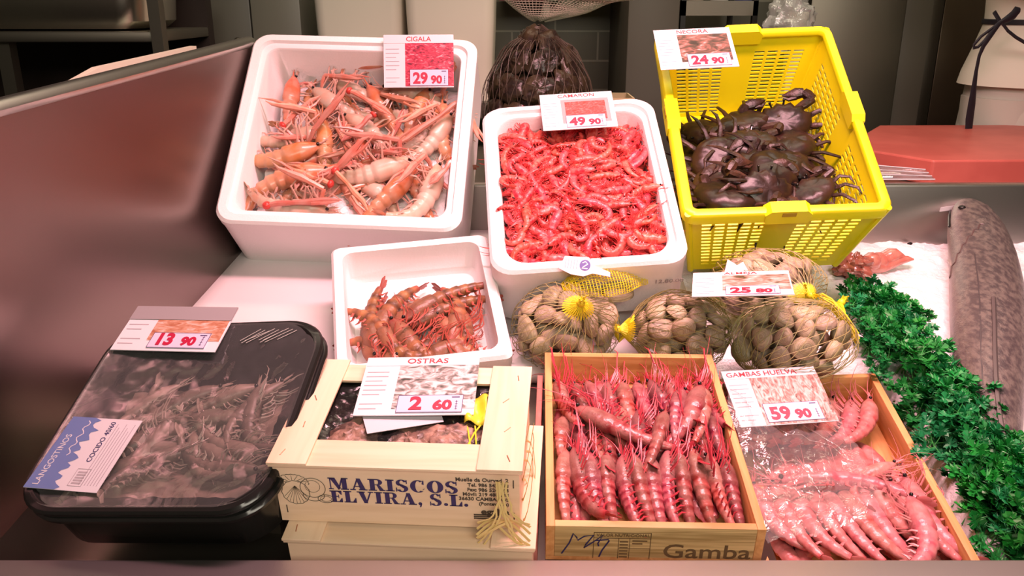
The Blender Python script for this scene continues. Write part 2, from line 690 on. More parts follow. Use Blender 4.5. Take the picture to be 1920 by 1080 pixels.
# grey fridge doors left of the polystyrene boxes
mb = MB().box(-0.96, -0.745, 2.55, 3.05, 0.40, 2.0, bev=0.004)
d2 = MB().box(-0.74, -0.60, 2.54, 3.05, 0.40, 2.0, bev=0.004)
hd = MB().sweep([(-0.79, 2.545, 1.47), (-0.79, 2.52, 1.475), (-0.745, 2.515, 1.478), (-0.735, 2.54, 1.478)], 0.006)
hd.ellipsoid((-0.78, 2.525, 1.49), (.012, .012, .012))
quick('steel_fridge', 'grey two-door fridge with a small latch behind the splash panel', 'fridge',
      [('door_panel', mb, MT['bg_grey']), ('door_panel', d2, mat('fridge light', (0.20, 0.187, 0.155), rough=0.4)), ('latch', hd, MT['steel_dark'])])

# stacked polystyrene boxes behind
def bgbox(name, label, x0, x1, y0, y1, z0, z1, lid):
    r = empty(name, Matrix.Translation(((x0 + x1) / 2, (y0 + y1) / 2, z0)))
    tag(r, label, 'box', 'white boxes stacked behind the stall')
    w, d, h = (x1 - x0) / 2, (y1 - y0) / 2, z1 - z0
    b = MB()
    b.loops([rrect(-w * .9, w * .9, -d * .9, d * .9, .03, 0.0), rrect(-w * .97, w * .97, -d * .97, d * .97, .03, h * .5), rrect(-w, w, -d, d, .03, h - lid)], True, True)
    b.build('body', MT['bg_white'], r)
    b = MB()
    b.loops([rrect(-w, w, -d, d, .03, h - lid + .003), rrect(-w, w, -d, d, .03, h - .01), rrect(-w * .96, w * .96, -d * .96, d * .96, .03, h)], True, True)
    for k in range(2):
        b.box(-w * .1, w * .35, -d - .004, -d + .01, h * .25 + k * .035, h * .25 + k * .035 + .006)
    b.build('lid', MT['bg_white'], r)


b = MB().box(-0.55, 0.12, 2.33, 2.9, 1.30, 1.34).box(-0.52, -0.48, 2.4, 2.44, 0.4, 1.3).box(0.05, 0.09, 2.4, 2.44, 0.4, 1.3).box(-0.52, -0.48, 2.8, 2.84, 0.4, 1.3).box(0.05, 0.09, 2.8, 2.84, 0.4, 1.3)
tag(b.build('steel_table', MT['steel_dark']), 'small steel table carrying the white boxes at the back', 'table')
bgbox('polystyrene_box', 'dim white polystyrene box at the back, left one of the pair', -0.535, -0.295, 2.40, 2.75, 1.34, 1.72, .06)
bgbox('polystyrene_box', 'larger brighter white polystyrene box at the back, right one of the pair', -0.285, -0.045, 2.36, 2.75, 1.34, 1.74, .06)

# red strip under a shelf and hooked rod
b = MB().box(-0.04, 0.36, 2.80, 3.08, 1.60, 1.64)
quick('red_shelf', 'dark red shelf edge on the tiled wall at the top of the picture', 'shelf', [('board', b, mat('dark red', (0.12, 0.008, 0.008), rough=0.4)),
      ('bracket', MB().box(0.10, 0.12, 2.85, 3.09, 1.55, 1.60), MT['steel_dark'])])
b = MB().sweep([P(893, -10, 2.75), P(897, 8, 2.74), P(907, 30, 2.73), P(911, 42, 2.73), P(905, 47, 2.73)], [.009, .009, .008, .007, .005])
tag(b.build('hose', MT['bg_grey']), 'grey hose end hanging in front of the tiles beside the white boxes', 'hose')

# grey pillar, shelf unit with cartons, bag
struct(MB().box(0.34, 0.49, 2.62, 3.1, 0.40, 3.0, bev=.004).build('pillar', mat('pillar paint', (0.115, 0.104, 0.085), rough=0.45)))
r = empty('shelf_unit', Matrix.Translation((0.62, 2.8, 0.40)))
tag(r, 'dark metal shelf unit between the pillar and the steel cabinet', 'shelf')
MB().box(-.115, .115, -.12, .2, 1.158, 1.20).build('shelf', MT['steel_dark'], r)
MB().box(-.115, .115, -.12, .2, .84, .87).build('shelf', MT['steel_dark'], r)
for sx in (-.115, .10):
    MB().box(sx, sx + .015, -.12, -.10, 0, 1.6).build('upright', MT['black'], r)
    MB().box(sx, sx + .015, .18, .20, 0, 1.6).build('upright', MT['black'], r)
for k, (x, c, l) in enumerate(((0.55, (0.5, 0.42, 0.34), 'tan jar on the shelf unit, next to the left upright'), (0.625, (0.66, 0.64, 0.6), 'white jar on the shelf unit, between tan and blue jars'), (0.70, (0.03, 0.04, 0.2), 'dark blue jar on the shelf unit, next to the plastic bag'))):
    b = MB()
    m_ = mat('jar %d' % k, c, rough=0.4)
    b.loops([[Vector((x + rr * math.cos(t * .3927), 2.72 + rr * math.sin(t * .3927), zz)) for t in range(16)] for rr, zz in ((.028, 1.601), (.03, 1.61), (.03, 1.70), (.02, 1.72))], True, True)
    jr = tag(b.build('jar', m_), l, 'jar', 'jars on the shelf unit')
    b = MB()
    b.loops([[Vector((x + rr * math.cos(t * .3927), 2.72 + rr * math.sin(t * .3927), zz)) for t in range(16)] for rr, zz in ((.022, 1.72), (.022, 1.74))], True, True)
    b.build('cap', MT['black'], jr)
b = MB().box(.555, .70, 2.70, 2.9, 1.271, 1.46)
tag(b.build('storage_tin', mat('tin grey', (0.10, 0.085, 0.085), rough=0.4)), 'dim grey tin standing on the lower shelf of the shelf unit', 'tin')


def blob(c, r, seed, amp, m, name, nu=40, nv=26, fr=2.2, M=None):
    b = MB()
    b.ellipsoid((0, 0, 0), r, nu, nv)
    out = []
    for p in b.v:
        q_ = Vector(p)
        d_ = q_.normalized() if q_.length > 0 else q_
        nn = mnoise.noise(d_ * fr + Vector((seed, 0, 0))) + .5 * mnoise.noise(d_ * fr * 2.7 + Vector((0, seed, 0))) + .3 * abs(mnoise.noise(d_ * fr * 6 + Vector((0, 0, seed))))
        out.append(tuple(q_ * (1 + amp * nn)))
    b.v = out
    return b.build(name, m, M=(M or Matrix.Translation(c)))


o = blob((0.775, 2.50, 1.545), (.065, .05, .075), 3, .35, MT['bag_film'], 'plastic_bag')
tag(o, 'crumpled pale plastic bag behind the back rim of the yellow basket', 'bag')
tag(MB().box(.80, .85, 2.56, 2.60, 1.235, 1.57, bev=.003).build('white_carton', MT['bg_white']), 'upright white carton between the plastic bag and the steel cabinet', 'carton')
b = MB().box(.60, .95, 2.42, 2.68, 1.20, 1.234).box(.62, .65, 2.45, 2.65, .4, 1.2).box(.90, .93, 2.45, 2.65, .4, 1.2)
tag(b.build('low_shelf', MT['steel_dark']), 'steel bench behind the yellow basket, under the bag and carton', 'bench')

# carton behind the oyster sack
c0 = Matrix.Translation((0.215, 2.02, 1.237))
r = empty('carton_tray', c0)
tag(r, 'small open yellowish carton standing right of the dark oyster sack', 'carton')
MB().box(-.06, .06, -.06, .06, 0, .004).build('base', MT['carton'], r)
for a in ((-.06, .06, -.062, -.058), (-.06, .06, .058, .062), (-.062, -.058, -.06, .06), (.058, .062, -.06, .06)):
    MB().box(*a, 0, .155).build('wall', MT['carton'], r)

# right: steel cabinet, dark gap, steel door
b = MB().box(0.915, 1.21, 2.75, 3.095, 0.40, 2.2, bev=.006)
b2 = MB().box(1.215, 1.315, 2.80, 3.095, 0.40, 2.2, bev=.004)
r = quick('steel_cabinet', 'tall grey steel cabinet behind the yellow basket, left of the dark gap', 'cabinet', [('door_panel', b, MT['steel_dark']), ('side_panel', b2, MT['bg_grey'])])
struct(MB().box(1.315, 1.40, 3.05, 3.1, 0.40, 2.2).build('gap_shade', MT['bg_shade']))  # strip added as the gap's shade, painted almost black
d = struct(MB().box(1.42, 2.2, 2.95, 3.0, 0.40, 2.3, bev=.004).build('door_1', mat('warm steel', (0.33, 0.27, 0.21), rough=0.35, metal=1.0)))
MB().box(1.375, 1.415, 2.94, 3.02, 0.40, 2.3, bev=.004).build('door_frame', MT['steel_dark'], d)

# red board on the work top
B0 = Matrix.Translation((0.868, 1.75, 1.2365)) @ Matrix.Rotation(R(1.5), 4, 'Z')
b = MB()
pts = [(0.0, 0.0), (1.2, 0.0), (1.2, .52), (0.115, .52), (-.035, .30), (-.085, .14)]
b.poly(pts, 0, 0.052)
o = b.build('cutting_board', MT['red_board'], M=B0, smooth=False)
bv = o.modifiers.new('b', 'BEVEL')
bv.width = .004
bv.segments = 2
tag(o, 'thick red cutting board on the work top behind the ice', 'cutting board')

# clear plastic ribbed lid by the board
b = MB()
A = [P(1645, 320, 1.70), P(1722, 345, 1.70), P(1700, 368, 1.645), P(1655, 372, 1.645)]
A = [Vector((0.70, 1.72, 1.285)), Vector((0.835, 1.71, 1.275)), Vector((0.835, 1.665, 1.264)), Vector((0.72, 1.665, 1.264))]
b.add(A, [(0, 1, 2, 3)])
o = b.build('clear_lid', MT['clear_plastic'])
s_ = o.modifiers.new('s', 'SOLIDIFY')
s_.thickness = .002
tag(o, 'clear ribbed plastic lid lying between the yellow basket and the red board', 'lid')
b = MB()
for k in range(4):
    t = k / 3
    b.sweep([A[0].lerp(A[3], t) + Vector((0, 0, .002)), A[1].lerp(A[2], t) + Vector((0, 0, .002))], .0013, n=6)
b.build('rib', MT['label_white'], o)

# white board and bag behind the left panel
M0 = Matrix.Translation((-0.61, 1.30, 1.25)) @ Matrix.Rotation(R(7.8), 4, 'Z').inverted()
b = MB()
prof = [(-.10, -.318), (.32, -.318), (.30, .273), (.0, .257), (-.10, .234)]
b.loops([[Vector((0, y, z_)) for y, z_ in prof], [Vector((-.012, y, z_)) for y, z_ in prof]], True, True)
tag(b.build('white_board', mat('cream board', (.8, .74, .58), rough=.5), M=M0, smooth=False), 'cream plastic board standing behind the top edge of the steel panel', 'board')
o = blob((-0.69, 1.06, 1.475), (.045, .05, .055), 9, .3, mat('milky bag', (.55, .45, .43), rough=.3), 'plastic_bag')
tag(o, 'crumpled white plastic bag at the left border behind the steel panel', 'bag')
b = MB().box(-1.2, -.63, .72, 1.66, 0.93, 1.42)
struct(b.build('side_cabinet', MT['bg_shade']))
# ================================================================== BOXES
def poly_box(M, label, w, d, h, t, r, ri, taper=0.0, lip=True, name='polystyrene_box'):
    b = MB()
    tp = taper
    lp = [rrect(-w / 2 + tp + .01, w / 2 - tp - .01, tp + .01, d - tp - .01, r, -h),
          rrect(-w / 2 + tp, w / 2 - tp, tp, d - tp, r, -h + .008),
          rrect(-w / 2 + .001, w / 2 - .001, .001, d - .001, r, -.026),
          rrect(-w / 2, w / 2, 0, d, r, -.022),
          rrect(-w / 2, w / 2, 0, d, r, -.005),
          rrect(-w / 2 + .004, w / 2 - .004, .004, d - .004, r, 0)]
    if lip:
        lp += [rrect(-w / 2 + t * .55, w / 2 - t * .55, t * .55, d - t * .55, ri, 0),
               rrect(-w / 2 + t * .62, w / 2 - t * .62, t * .62, d - t * .62, ri, -.007),
               rrect(-w / 2 + t * .93, w / 2 - t * .93, t * .93, d - t * .93, ri, -.008)]
    else:
        lp += [rrect(-w / 2 + t * .9, w / 2 - t * .9, t * .9, d - t * .9, ri, 0)]
    lp += [rrect(-w / 2 + t, w / 2 - t, t, d - t, ri, -.012),
           rrect(-w / 2 + t + tp * .8 + .002, w / 2 - t - tp * .8 - .002, t + .002 + tp * .8, d - t - .002 - tp * .8, ri, -h + t * .8 + .01),
           rrect(-w / 2 + t + tp + .008, w / 2 - t - tp - .008, t + tp + .008, d - t - tp - .008, ri, -h + t * .8)]
    b.loops(lp, True, True)
    o = b.build(name, MT['poly'], M=M, angle=35)
    return tag(o, label, 'box', 'white polystyrene fish boxes on the display')


BX = {
    'cig': pose((-0.295, 1.3833, 1.2431), -4.8, 47.2, 2.1),
    'cam': pose((0.1179, 1.2132, 1.2244), 4.0, 33.4, -4.5),
    'yel': pose((0.4363, 1.3103, 1.2826), 0.6, 36.1, -2.9),
    'tig': pose((-0.1202, 1.0933, 1.1173), 10.9, 26.6, -3.3),
    'gam': pose((0.154, 0.7823, 1.0665), -1.7, 10.5, 0.1),
    'oys': pose((-0.1214, 0.7653, 1.1512), -4.2, 9.8, -0.4),
    'tray': pose((-0.3885, 0.7485, 1.1069), -5.2, 22.3, -5.1),
}
poly_box(BX['cig'], 'large white polystyrene box of langoustines under the CIGALA card', .42, .403, .155, .030, .03, .022)
poly_box(BX['cam'], 'white polystyrene box filled with small red shrimps under the CAMARON card', .30, .376, .125, .025, .035, .035)
tb = poly_box(BX['tig'], 'small white polystyrene box of brown prawns in front of the large box', .25, .264, .075, .019, .012, .018, lip=False)

# faint stamp on the front of the shrimp box, a nick under the large box
cf = bpy.data.objects['polystyrene_box.002'] if False else None
me = text_mesh('12.80.00', .012, MT['print_grey'], sx=1.1)
for o_ in bpy.data.objects:
    if o_.name.startswith('polystyrene_box') and 'CAMARON' in o_.get('label', ''):
        link('stamp', me, o_, Matrix.Translation((.098, -.0006, -.05)) @ Matrix.Rotation(R(90), 4, 'X'))

# ---------------------------------------------------------------- yellow basket
YW, YD, YH = .33, .455, .185
YT = .030


def yel_wall(c00, c10, c01, c11, ublocks, vrange, nslots, nrows, name, parent, gap=0.30, extra=None):
    """wall panel between four corners (bottom left/right, top left/right) with blocks of slots"""
    c00, c10, c01, c11 = map(Vector, (c00, c10, c01, c11))
    us = [0.0]
    hole_u = []
    for (a, b_) in ublocks:
        step = (b_ - a) / nslots
        for k in range(nslots):
            x0 = a + k * step
            us += [x0, x0 + step * (1 - gap * .75)]
            hole_u.append(x0)
    us.append(1.0)
    vs = [0.0]
    hole_v = []
    step = (vrange[1] - vrange[0]) / nrows
    for k in range(nrows):
        y0 = vrange[0] + k * step
        vs += [y0, y0 + step * .50]
        hole_v.append(y0)
    vs.append(1.0)
    us = sorted(set(round(x, 6) for x in us))
    vs = sorted(set(round(x, 6) for x in vs))
    hu = set(round(x, 6) for x in hole_u)
    hv = set(round(x, 6) for x in hole_v)
    mb = MB()
    vv = [c00.lerp(c10, u).lerp(c01.lerp(c11, u), v) for v in vs for u in us]
    n = len(us)
    ff = []
    for j in range(len(vs) - 1):
        for i in range(n - 1):
            if us[i] in hu and vs[j] in hv:
                continue
            ff.append((j * n + i, j * n + i + 1, (j + 1) * n + i + 1, (j + 1) * n + i))
    mb.add(vv, ff)
    o = mb.build(name, MT['yellow'], parent, smooth=False)
    s = o.modifiers.new('thick', 'SOLIDIFY')
    s.thickness = .003
    s.offset = 0
    return o


yb = empty('plastic_basket', BX['yel'])
tag(yb, 'yellow slotted plastic basket holding dark crabs', 'basket')
w, d, h, t = YW / 2 - .008, YD - .008, YH, YT
B_ = [(-w + t, t + .004, -h), (w - t, t + .004, -h), (w - t, d - t, -h), (-w + t, d - t, -h)]
T_ = [(-w, .008, -.002), (w, .008, -.002), (w, d, -.002), (-w, d, -.002)]
yel_wall(B_[0], B_[1], T_[0], T_[1], [(.07, .42), (.58, .93)], (.10, .86), 5, 13, 'front_wall', yb)
yel_wall(B_[2], B_[3], T_[2], T_[3], [(.09, .42), (.60, .92)], (.06, .80), 4, 17, 'back_wall', yb)
yel_wall(B_[1], B_[2], T_[1], T_[2], [(.05, .42), (.56, .92)], (.10, .80), 7, 11, 'side_wall', yb)
yel_wall(B_[3], B_[0], T_[3], T_[0], [(.08, .44), (.58, .95)], (.10, .80), 7, 11, 'side_wall', yb)
mb = MB().box(-w + t, w - t, t + .004, d - t, -h - .002, -h + .002)
mb.build('base', MT['yellow'], yb)
# corner posts round the joints of the walls
for k in range(4):
    mb = MB()
    mb.sweep([B_[k], T_[k]], .006, n=8)
    mb.build('corner', MT['yellow'], yb)
mb = MB()
W2 = YW / 2
prof = [(0, -.020), (0, -.004), (.003, 0), (.010, .0015), (.016, 0), (.018, -.004), (.0175, -.009), (.0035, -.009), (.003, -.020)]
mb.loops([rrect(-W2 + a, W2 - a, a, YD - a, .022 - a * .8, z_, 6) for a, z_ in prof] + [rrect(-W2, W2, 0, YD, .022, -.020, 6)])
mb.build('rim', MT['yellow'], yb)
for (cx, cy, rot) in ((0, .006, 0), (W2 - .006, YD * .52, 90), (-W2 + .006, YD * .52, -90), (0, YD - .006, 180)):
    mb = MB()
    prof2 = [(-.037, -.002), (-.028, .007), (.028, .007), (.037, -.002), (.034, -.022), (-.034, -.022)]
    mb.loops([[Vector((x, -.0085, z_)) for x, z_ in prof2], [Vector((x, .014, z_)) for x, z_ in prof2]], True, True)
    lug = mb.build('lug', MT['yellow'], yb, Matrix.Translation((cx, cy, 0)) @ Matrix.Rotation(R(rot), 4, 'Z'), smooth=False)
    MB().box(-.011, .011, -.0095, -.002, -.004, .0045).build('slot', mat('slot shade', (.45, .30, .005)) if 'slot shade' not in bpy.data.materials else bpy.data.materials['slot shade'], lug)  # darker yellow block: the slot's inner shade put into colour

# ---------------------------------------------------------------- wooden gamba boxes
def wood_box(M, label, w, d, h, t=.0095, front_mat='pine_front', front_top=0):
    r = empty('wooden_box', M)
    tag(r, label, 'box', 'pine boxes of pink prawns')
    MB().box(-w / 2, w / 2, .0, d, -h, -h + .005).build('base', MT['pine_y'], r)
    MB().box(-w / 2 + t, w / 2 - t, 0, t, -h + .005, front_top, bev=.0008).build('front_wall', MT[front_mat], r)
    MB().box(-w / 2 + t, w / 2 - t, d - t, d, -h + .005, 0, bev=.0008).build('back_wall', MT['pine'], r)
    MB().box(-w / 2, -w / 2 + t, 0, d, -h + .005, 0, bev=.0008).build('side_wall', MT['pine_y'], r)
    MB().box(w / 2 - t, w / 2, 0, d, -h + .005, 0, bev=.0008).build('side_wall', MT['pine_y'], r)
    return r


GW, GD, GH = .235, .337, .050
gbox = wood_box(BX['gam'], 'pine box of red prawns lettered Gamba on its front', GW, GD, GH)
rbox = wood_box(RBOX, 'pine box of pale pink prawns under loose film beside the parsley', RB_W, RB_D, RB_H, front_top=-.016)
FR = Matrix.Rotation(R(90), 4, 'X')
gf = [o for o in gbox.children if o.name.startswith('front_wall')][0]
link('lettering', text_mesh('Gamba', .0285, MT['ink_brown'], bold=.0002, sx=1.18, depth=.0002), gf, Matrix.Translation((.009, -.0003, -.0435)) @ FR)
mb = MB()
x0, x1, z0, z1 = -.066, -.004, -.046, -.008
for (a, b_, c_, e) in ((x0, x1, z1 - .0006, z1), (x0, x0 + .0007, z0, z1), (x1 - .0007, x1, z0, z1), (x0, x1, -.0165, -.0160), (x0 + .027, x1, -.031, -.0306), (x0 + .027, x0 + .0276, z0, -.016), (x0 + .039, x0 + .0395, z0, -.016)):
    mb.box(a, b_, -.0005, 0, c_, e)
mb.build('stamp_frame', MT['ink_brown'], gf)
link('stamp_text', text_mesh('VALOR NUTRICIONAL', .0058, MT['ink_brown'], depth=.0002, sx=.98), gf, Matrix.Translation((x0 + .003, -.0003, -.0138)) @ FR)
mb = MB()
for k in range(6):
    mb.box(x0 + .0285, x0 + .0375, -.0005, 0, -.0445 + k * .0045, -.0430 + k * .0045)
mb.box(x0 + .042, x1 - .004, -.0005, 0, -.0205, -.019).box(x0 + .042, x1 - .009, -.0005, 0, -.0245, -.0232)
mb.build('stamp_lines', MT['ink_brown'], gf)
mb = MB()
hw = [[(-.100, -.040), (-.092, -.024), (-.088, -.010), (-.084, -.016), (-.083, -.020), (-.076, -.014), (-.066, -.012), (-.074, -.026), (-.076, -.031), (-.066, -.022), (-.056, -.012), (-.061, -.024), (-.060, -.028)], [(-.064, -.020), (-.050, -.018), (-.049, -.020), (-.056, -.034), (-.059, -.044)]]
for s_ in hw:
    mb.sweep([Vector((x, -.0005, z_)) for x, z_ in s_], .0009, .0004, n=5, up=(0, 1, 0))
mb.build('handwriting', mat('pen ink', (.03, .025, .10), rough=.5), gf)

# pink plank standing between crate and box
pm = pose((0.024, 0.790, 1.046), -3.0, 10.0, 0)
MB().box(-.0035, .0035, 0, .30, -.05, .012, bev=.0008)
mb = MB().box(-.0040, .0035, 0, .30, -.05, .010, bev=.0008)
tag(mb.build('pink_plank', MT['pink_wood'], M=pm), 'thin pink slat standing on edge between the crate and the Gamba box', 'slat')

# ---------------------------------------------------------------- oyster crates
OW, OD, OH = .265, .188, .083


def crate(M, label, w, d, h):
    r = empty('wooden_crate', M)
    tag(r, label, 'crate', 'pale wooden oyster crates')
    t = .004
    top = -.007
    MB().box(-w / 2 + .004, w / 2 - .004, .004, .004 + t, -h, top).build('front_panel', MT['crate'], r)
    MB().box(-w / 2 + .004, w / 2 - .004, d - .004 - t, d - .004, -h, top).build('back_panel', MT['crate'], r)
    for s in (-1, 1):
        a = s * (w / 2 - .006)
        MB().box(a - t / 2, a + t / 2, .008, d - .008, -h, top).build('side_panel', MT['crate'], r)
    MB().box(-w / 2 + .006, w / 2 - .006, .006, d - .006, -h, -h + .004).build('base', MT['crate'], r)
    lid = MB().box(-w / 2 + .001, w / 2 - .001, .0, .043, -.0065, -.0032, bev=.0006).build('lid_rail', MT['crate'], r)
    lid2 = MB().box(-w / 2 + .001, w / 2 - .001, d - .034, d, -.0065, -.0032, bev=.0006).build('lid_rail', MT['crate'], r)
    for s, (a, b_) in ((-1, (-w / 2, -w / 2 + .042)), (1, (w / 2 - .047, w / 2))):
        st = MB().box(a, b_, -.001, d + .006 if s < 0 else d, -.0032, 0, bev=.0006).build('lid_stile', wood_end, r)
        for k in range(4):
            mb = MB()
            y = .018 + k * (d - .04) / 3 + rnd(-.004, .004)
            x = (a + b_) / 2 + rnd(-.012, .012)
            an = rnd(-.5, .7)
            dx, dy = .005 * math.sin(an), .005 * math.cos(an)
            mb.sweep([Vector((x - dx, y - dy, .0002)), Vector((x + dx, y + dy, .0002))], .0006, n=5)
            mb.build('staple', MT['staple'], st)
    return r


wood_end = wood_mat('pale poplar stile', (0.85, 0.64, 0.45), (0.79, 0.57, 0.385), stretch=(40, 3, 40), bscale=2)
c1 = crate(BX['oys'], 'top oyster crate with MARISCOS lettering on its front', OW, OD, OH)
c2 = crate(BX['oys'] @ Matrix.Translation((.012, -.021, -OH - .0015)), 'lower pale crate under the lettered oyster crate', .268, .205, .060)
for ch in list(c2.children):
    if ch.name.startswith('lid_stile') and ch.matrix_local.translation.x >= 0 and False:
        bpy.data.objects.remove(ch)

# fat serif lettering built letter by letter (unit height 1)
def ring(cx, cy, ro, so, ri, si, a0, a1, n=18):
    return [(cx + ro * math.cos(R(a0 + (a1 - a0) * i / n)), cy + so * math.sin(R(a0 + (a1 - a0) * i / n))) for i in range(n + 1)] + \
           [(cx + ri * math.cos(R(a1 + (a0 - a1) * i / n)), cy + si * math.sin(R(a1 + (a0 - a1) * i / n))) for i in range(n + 1)]


def rect(x0, y0, x1, y1):
    return [(x0, y0), (x1, y0), (x1, y1), (x0, y1)]


def glyphs():
    S = .09
    g = {}
    g['I'] = (.62, [rect(.13, 0, .49, 1), rect(0, 0, .62, S), rect(0, 1 - S, .62, 1)])
    g['L'] = (1.0, [rect(.13, 0, .49, 1), rect(0, 0, .98, S), rect(0, 1 - S, .64, 1), [(.98, 0), (.98, .40), (.90, .40), (.70, S), (.70, 0)]])
    g['E'] = (1.0, [rect(.13, 0, .49, 1), rect(0, 0, .96, S), rect(0, 1 - S, .94, 1), [(.96, 0), (.96, .36), (.88, .36), (.68, S), (.68, 0)], [(.94, 1), (.94, .66), (.86, .66), (.66, 1 - S), (.66, 1)], rect(.45, .46, .68, .54), rect(.64, .34, .70, .66)])
    g['M'] = (1.5, [rect(.11, 0, .20, 1), rect(0, 0, .36, S), rect(0, 1 - S, .45, 1), [(.12, 1), (.52, 1), (.90, .12), (.70, .0)], [(.66, 0), (.78, .0), (1.12, 1), (1.0, 1)], rect(1.0, 0, 1.36, 1), rect(.88, 0, 1.48, S), rect(1.0, 1 - S, 1.48, 1)])
    g['A'] = (1.28, [[(.16, 0), (.26, 0), (.62, .84), (.56, 1)], [(.50, 1), (.80, 1), (1.16, 0), (.76, 0)], rect(0, 0, .42, S), rect(.64, 0, 1.28, S), rect(.30, .28, .80, .36)])
    g['V'] = (1.28, [[(.12, 1), (.52, 1), (.80, .0), (.50, 0)], [(1.02, 1), (1.14, 1), (.74, 0), (.66, .12)], rect(0, 1 - S, .64, 1), rect(.86, 1 - S, 1.28, 1)])
    g['R'] = (1.22, [rect(.13, 0, .49, 1), rect(0, 0, .62, S), rect(0, 1 - S, .7, 1), ring(.66, .74, .40, .26, .10, .19, -90, 90), rect(.45, .48, .68, .55), [(.62, .50), (.84, .50), (1.18, 0), (.82, 0)], rect(.82, 0, 1.24, S)])
    g['O'] = (1.24, [ring(.62, .5, .60, .53, .20, .46, 0, 360, 32)])
    g['C'] = (1.14, [ring(.60, .5, .58, .53, .20, .46, 52, 308, 28), [(.86, .70), (1.02, .62), (1.02, 1), (.94, 1)], [(.90, .16), (1.06, .30), (1.04, .34), (.92, .22)]])
    g['S'] = (1.0, [ring(.48, .74, .42, .29, .14, .22, 20, 235, 18), ring(.50, .27, .44, .30, .14, .23, -160, 90, 20), [(.20, .62), (.48, .47), (.62, .57), (.50, .64)], [(.22, .60), (.34, .72), (.72, .42), (.60, .28)], [(.80, .68), (.88, .68), (.88, 1), (.80, 1)], [(.04, 0), (.12, 0), (.12, .34), (.04, .34)]])
    g[','] = (.45, [ring(.20, .12, .15, .13, .0, .0, 0, 360, 12), [(.22, .1), (.35, .1), (.26, -.16), (.14, -.2)]])
    g['.'] = (.42, [ring(.20, .13, .16, .13, .0, .0, 0, 360, 12)])
    g[' '] = (.34, [])
    return g


GL = glyphs()


def fat_text(s, width, height):
    tot = sum(GL[c][0] + .07 for c in s)
    k = width / tot
    mb = MB()
    x = 0
    for c in s:
        for pl_ in GL[c][1]:
            n = len(pl_)
            if n > 12:          # ring strips: build as quads
                m_ = n // 2
                a = pl_[:m_]
                b_ = pl_[m_:][::-1]
                vs = [((x + p[0]) * k, p[1] * height, 0) for p in a] + [((x + p[0]) * k, p[1] * height, 0) for p in b_]
                mb.add(vs, [(i, i + 1, m_ + i + 1, m_ + i) for i in range(m_ - 1)])
            else:
                mb.add([((x + p[0]) * k, p[1] * height, 0) for p in pl_], [tuple(range(n))])
        x += GL[c][0] + .07
    return mb.mesh('lettering', MT['ink_blue'], smooth=False)


fp = [o for o in c1.children if o.name.startswith('front_panel')][0]
YF = .0036
link('lettering', fat_text('MARISCOS', .138, .0158), fp, Matrix.Translation((-.0715, YF, -.0370)) @ FR)
link('lettering', fat_text('ELVIRA, S.L.', .148, .0158), fp, Matrix.Translation((-.0715, YF, -.0545)) @ FR)
for s, z_, sz in (('Muelle da Ourved, 2', -.0200, .0066), ('Tel. 986 542 198', -.0268, .0062), ('Fax: 986 524 968', -.0330, .0062), ('Móvil: 219 480 238', -.0392, .0062), ('36630 CAMBADOS', -.0454, .0064), ('(Pontevedra)', -.0516, .0060)):
    link('address', text_mesh(s, sz, MT['ink_dark'], depth=.0002, align='RIGHT', bold=.00012), fp, Matrix.Translation((.1175, YF, z_)) @ FR)
link('address', text_mesh('egalsa', .0105, MT['ink_dark'], depth=.0002, align='RIGHT', bold=.0003, sx=1.2), fp, Matrix.Translation((.1175, YF, -.0638)) @ FR)
mb = MB()
for k in range(3):
    mb.box(.080, .107, YF - .0004, YF + .001, -.0655 - k * .0025, -.0643 - k * .0025)
mb.build('stamp', MT['ink_dark'], fp)
# shells drawn at the left: scallop outlines
mb = MB()


def line(pts, r=.00035):
    mb.sweep([Vector((x, YF, z_)) for x, z_ in pts], r, .0003, n=4, up=(0, 1, 0))


def circ(cx, cz, rx, rz, a0=0, a1=360, n=26, wob=0):
    return [(cx + rx * (1 + wob * (i % 2)) * math.cos(R(a0 + (a1 - a0) * i / n)), cz + rz * (1 + wob * (i % 2)) * math.sin(R(a0 + (a1 - a0) * i / n))) for i in range(n + 1)]


line(circ(-.110, -.030, .017, .011, -10, 190, wob=.06))
line(circ(-.108, -.043, .0145, .0155, wob=.05))
for k in range(9):
    a = R(200 + k * 17)
    line([(-.108, -.034), (-.108 + .0135 * math.cos(a), -.044 + .014 * math.sin(a))], .0002)
for k in range(7):
    a = R(15 + k * 25)
    line([(-.110 + .006 * math.cos(a), -.030 + .004 * math.sin(a)), (-.110 + .0155 * math.cos(a), -.030 + .010 * math.sin(a))], .0002)
line(circ(-.089, -.036, .0135, .013))
line(circ(-.089, -.046, .0115, .008, 170, 370))
line(circ(-.0765, -.0505, .0085, .0055))
line(circ(-.0765, -.0505, .006, .0035), .0002)
line(circ(-.089, -.034, .008, .008), .0002)
mb.build('shell_drawing', MT['ink_dark'], fp)
for x, z_ in ((-.1225, -.022), (-.1205, -.066), (.1225, -.022), (.1225, -.066)):
    MB().sweep([Vector((x, YF, z_ - .005)), Vector((x, YF, z_ + .005))], .0006, n=5).build('staple', MT['ink_dark'], fp)

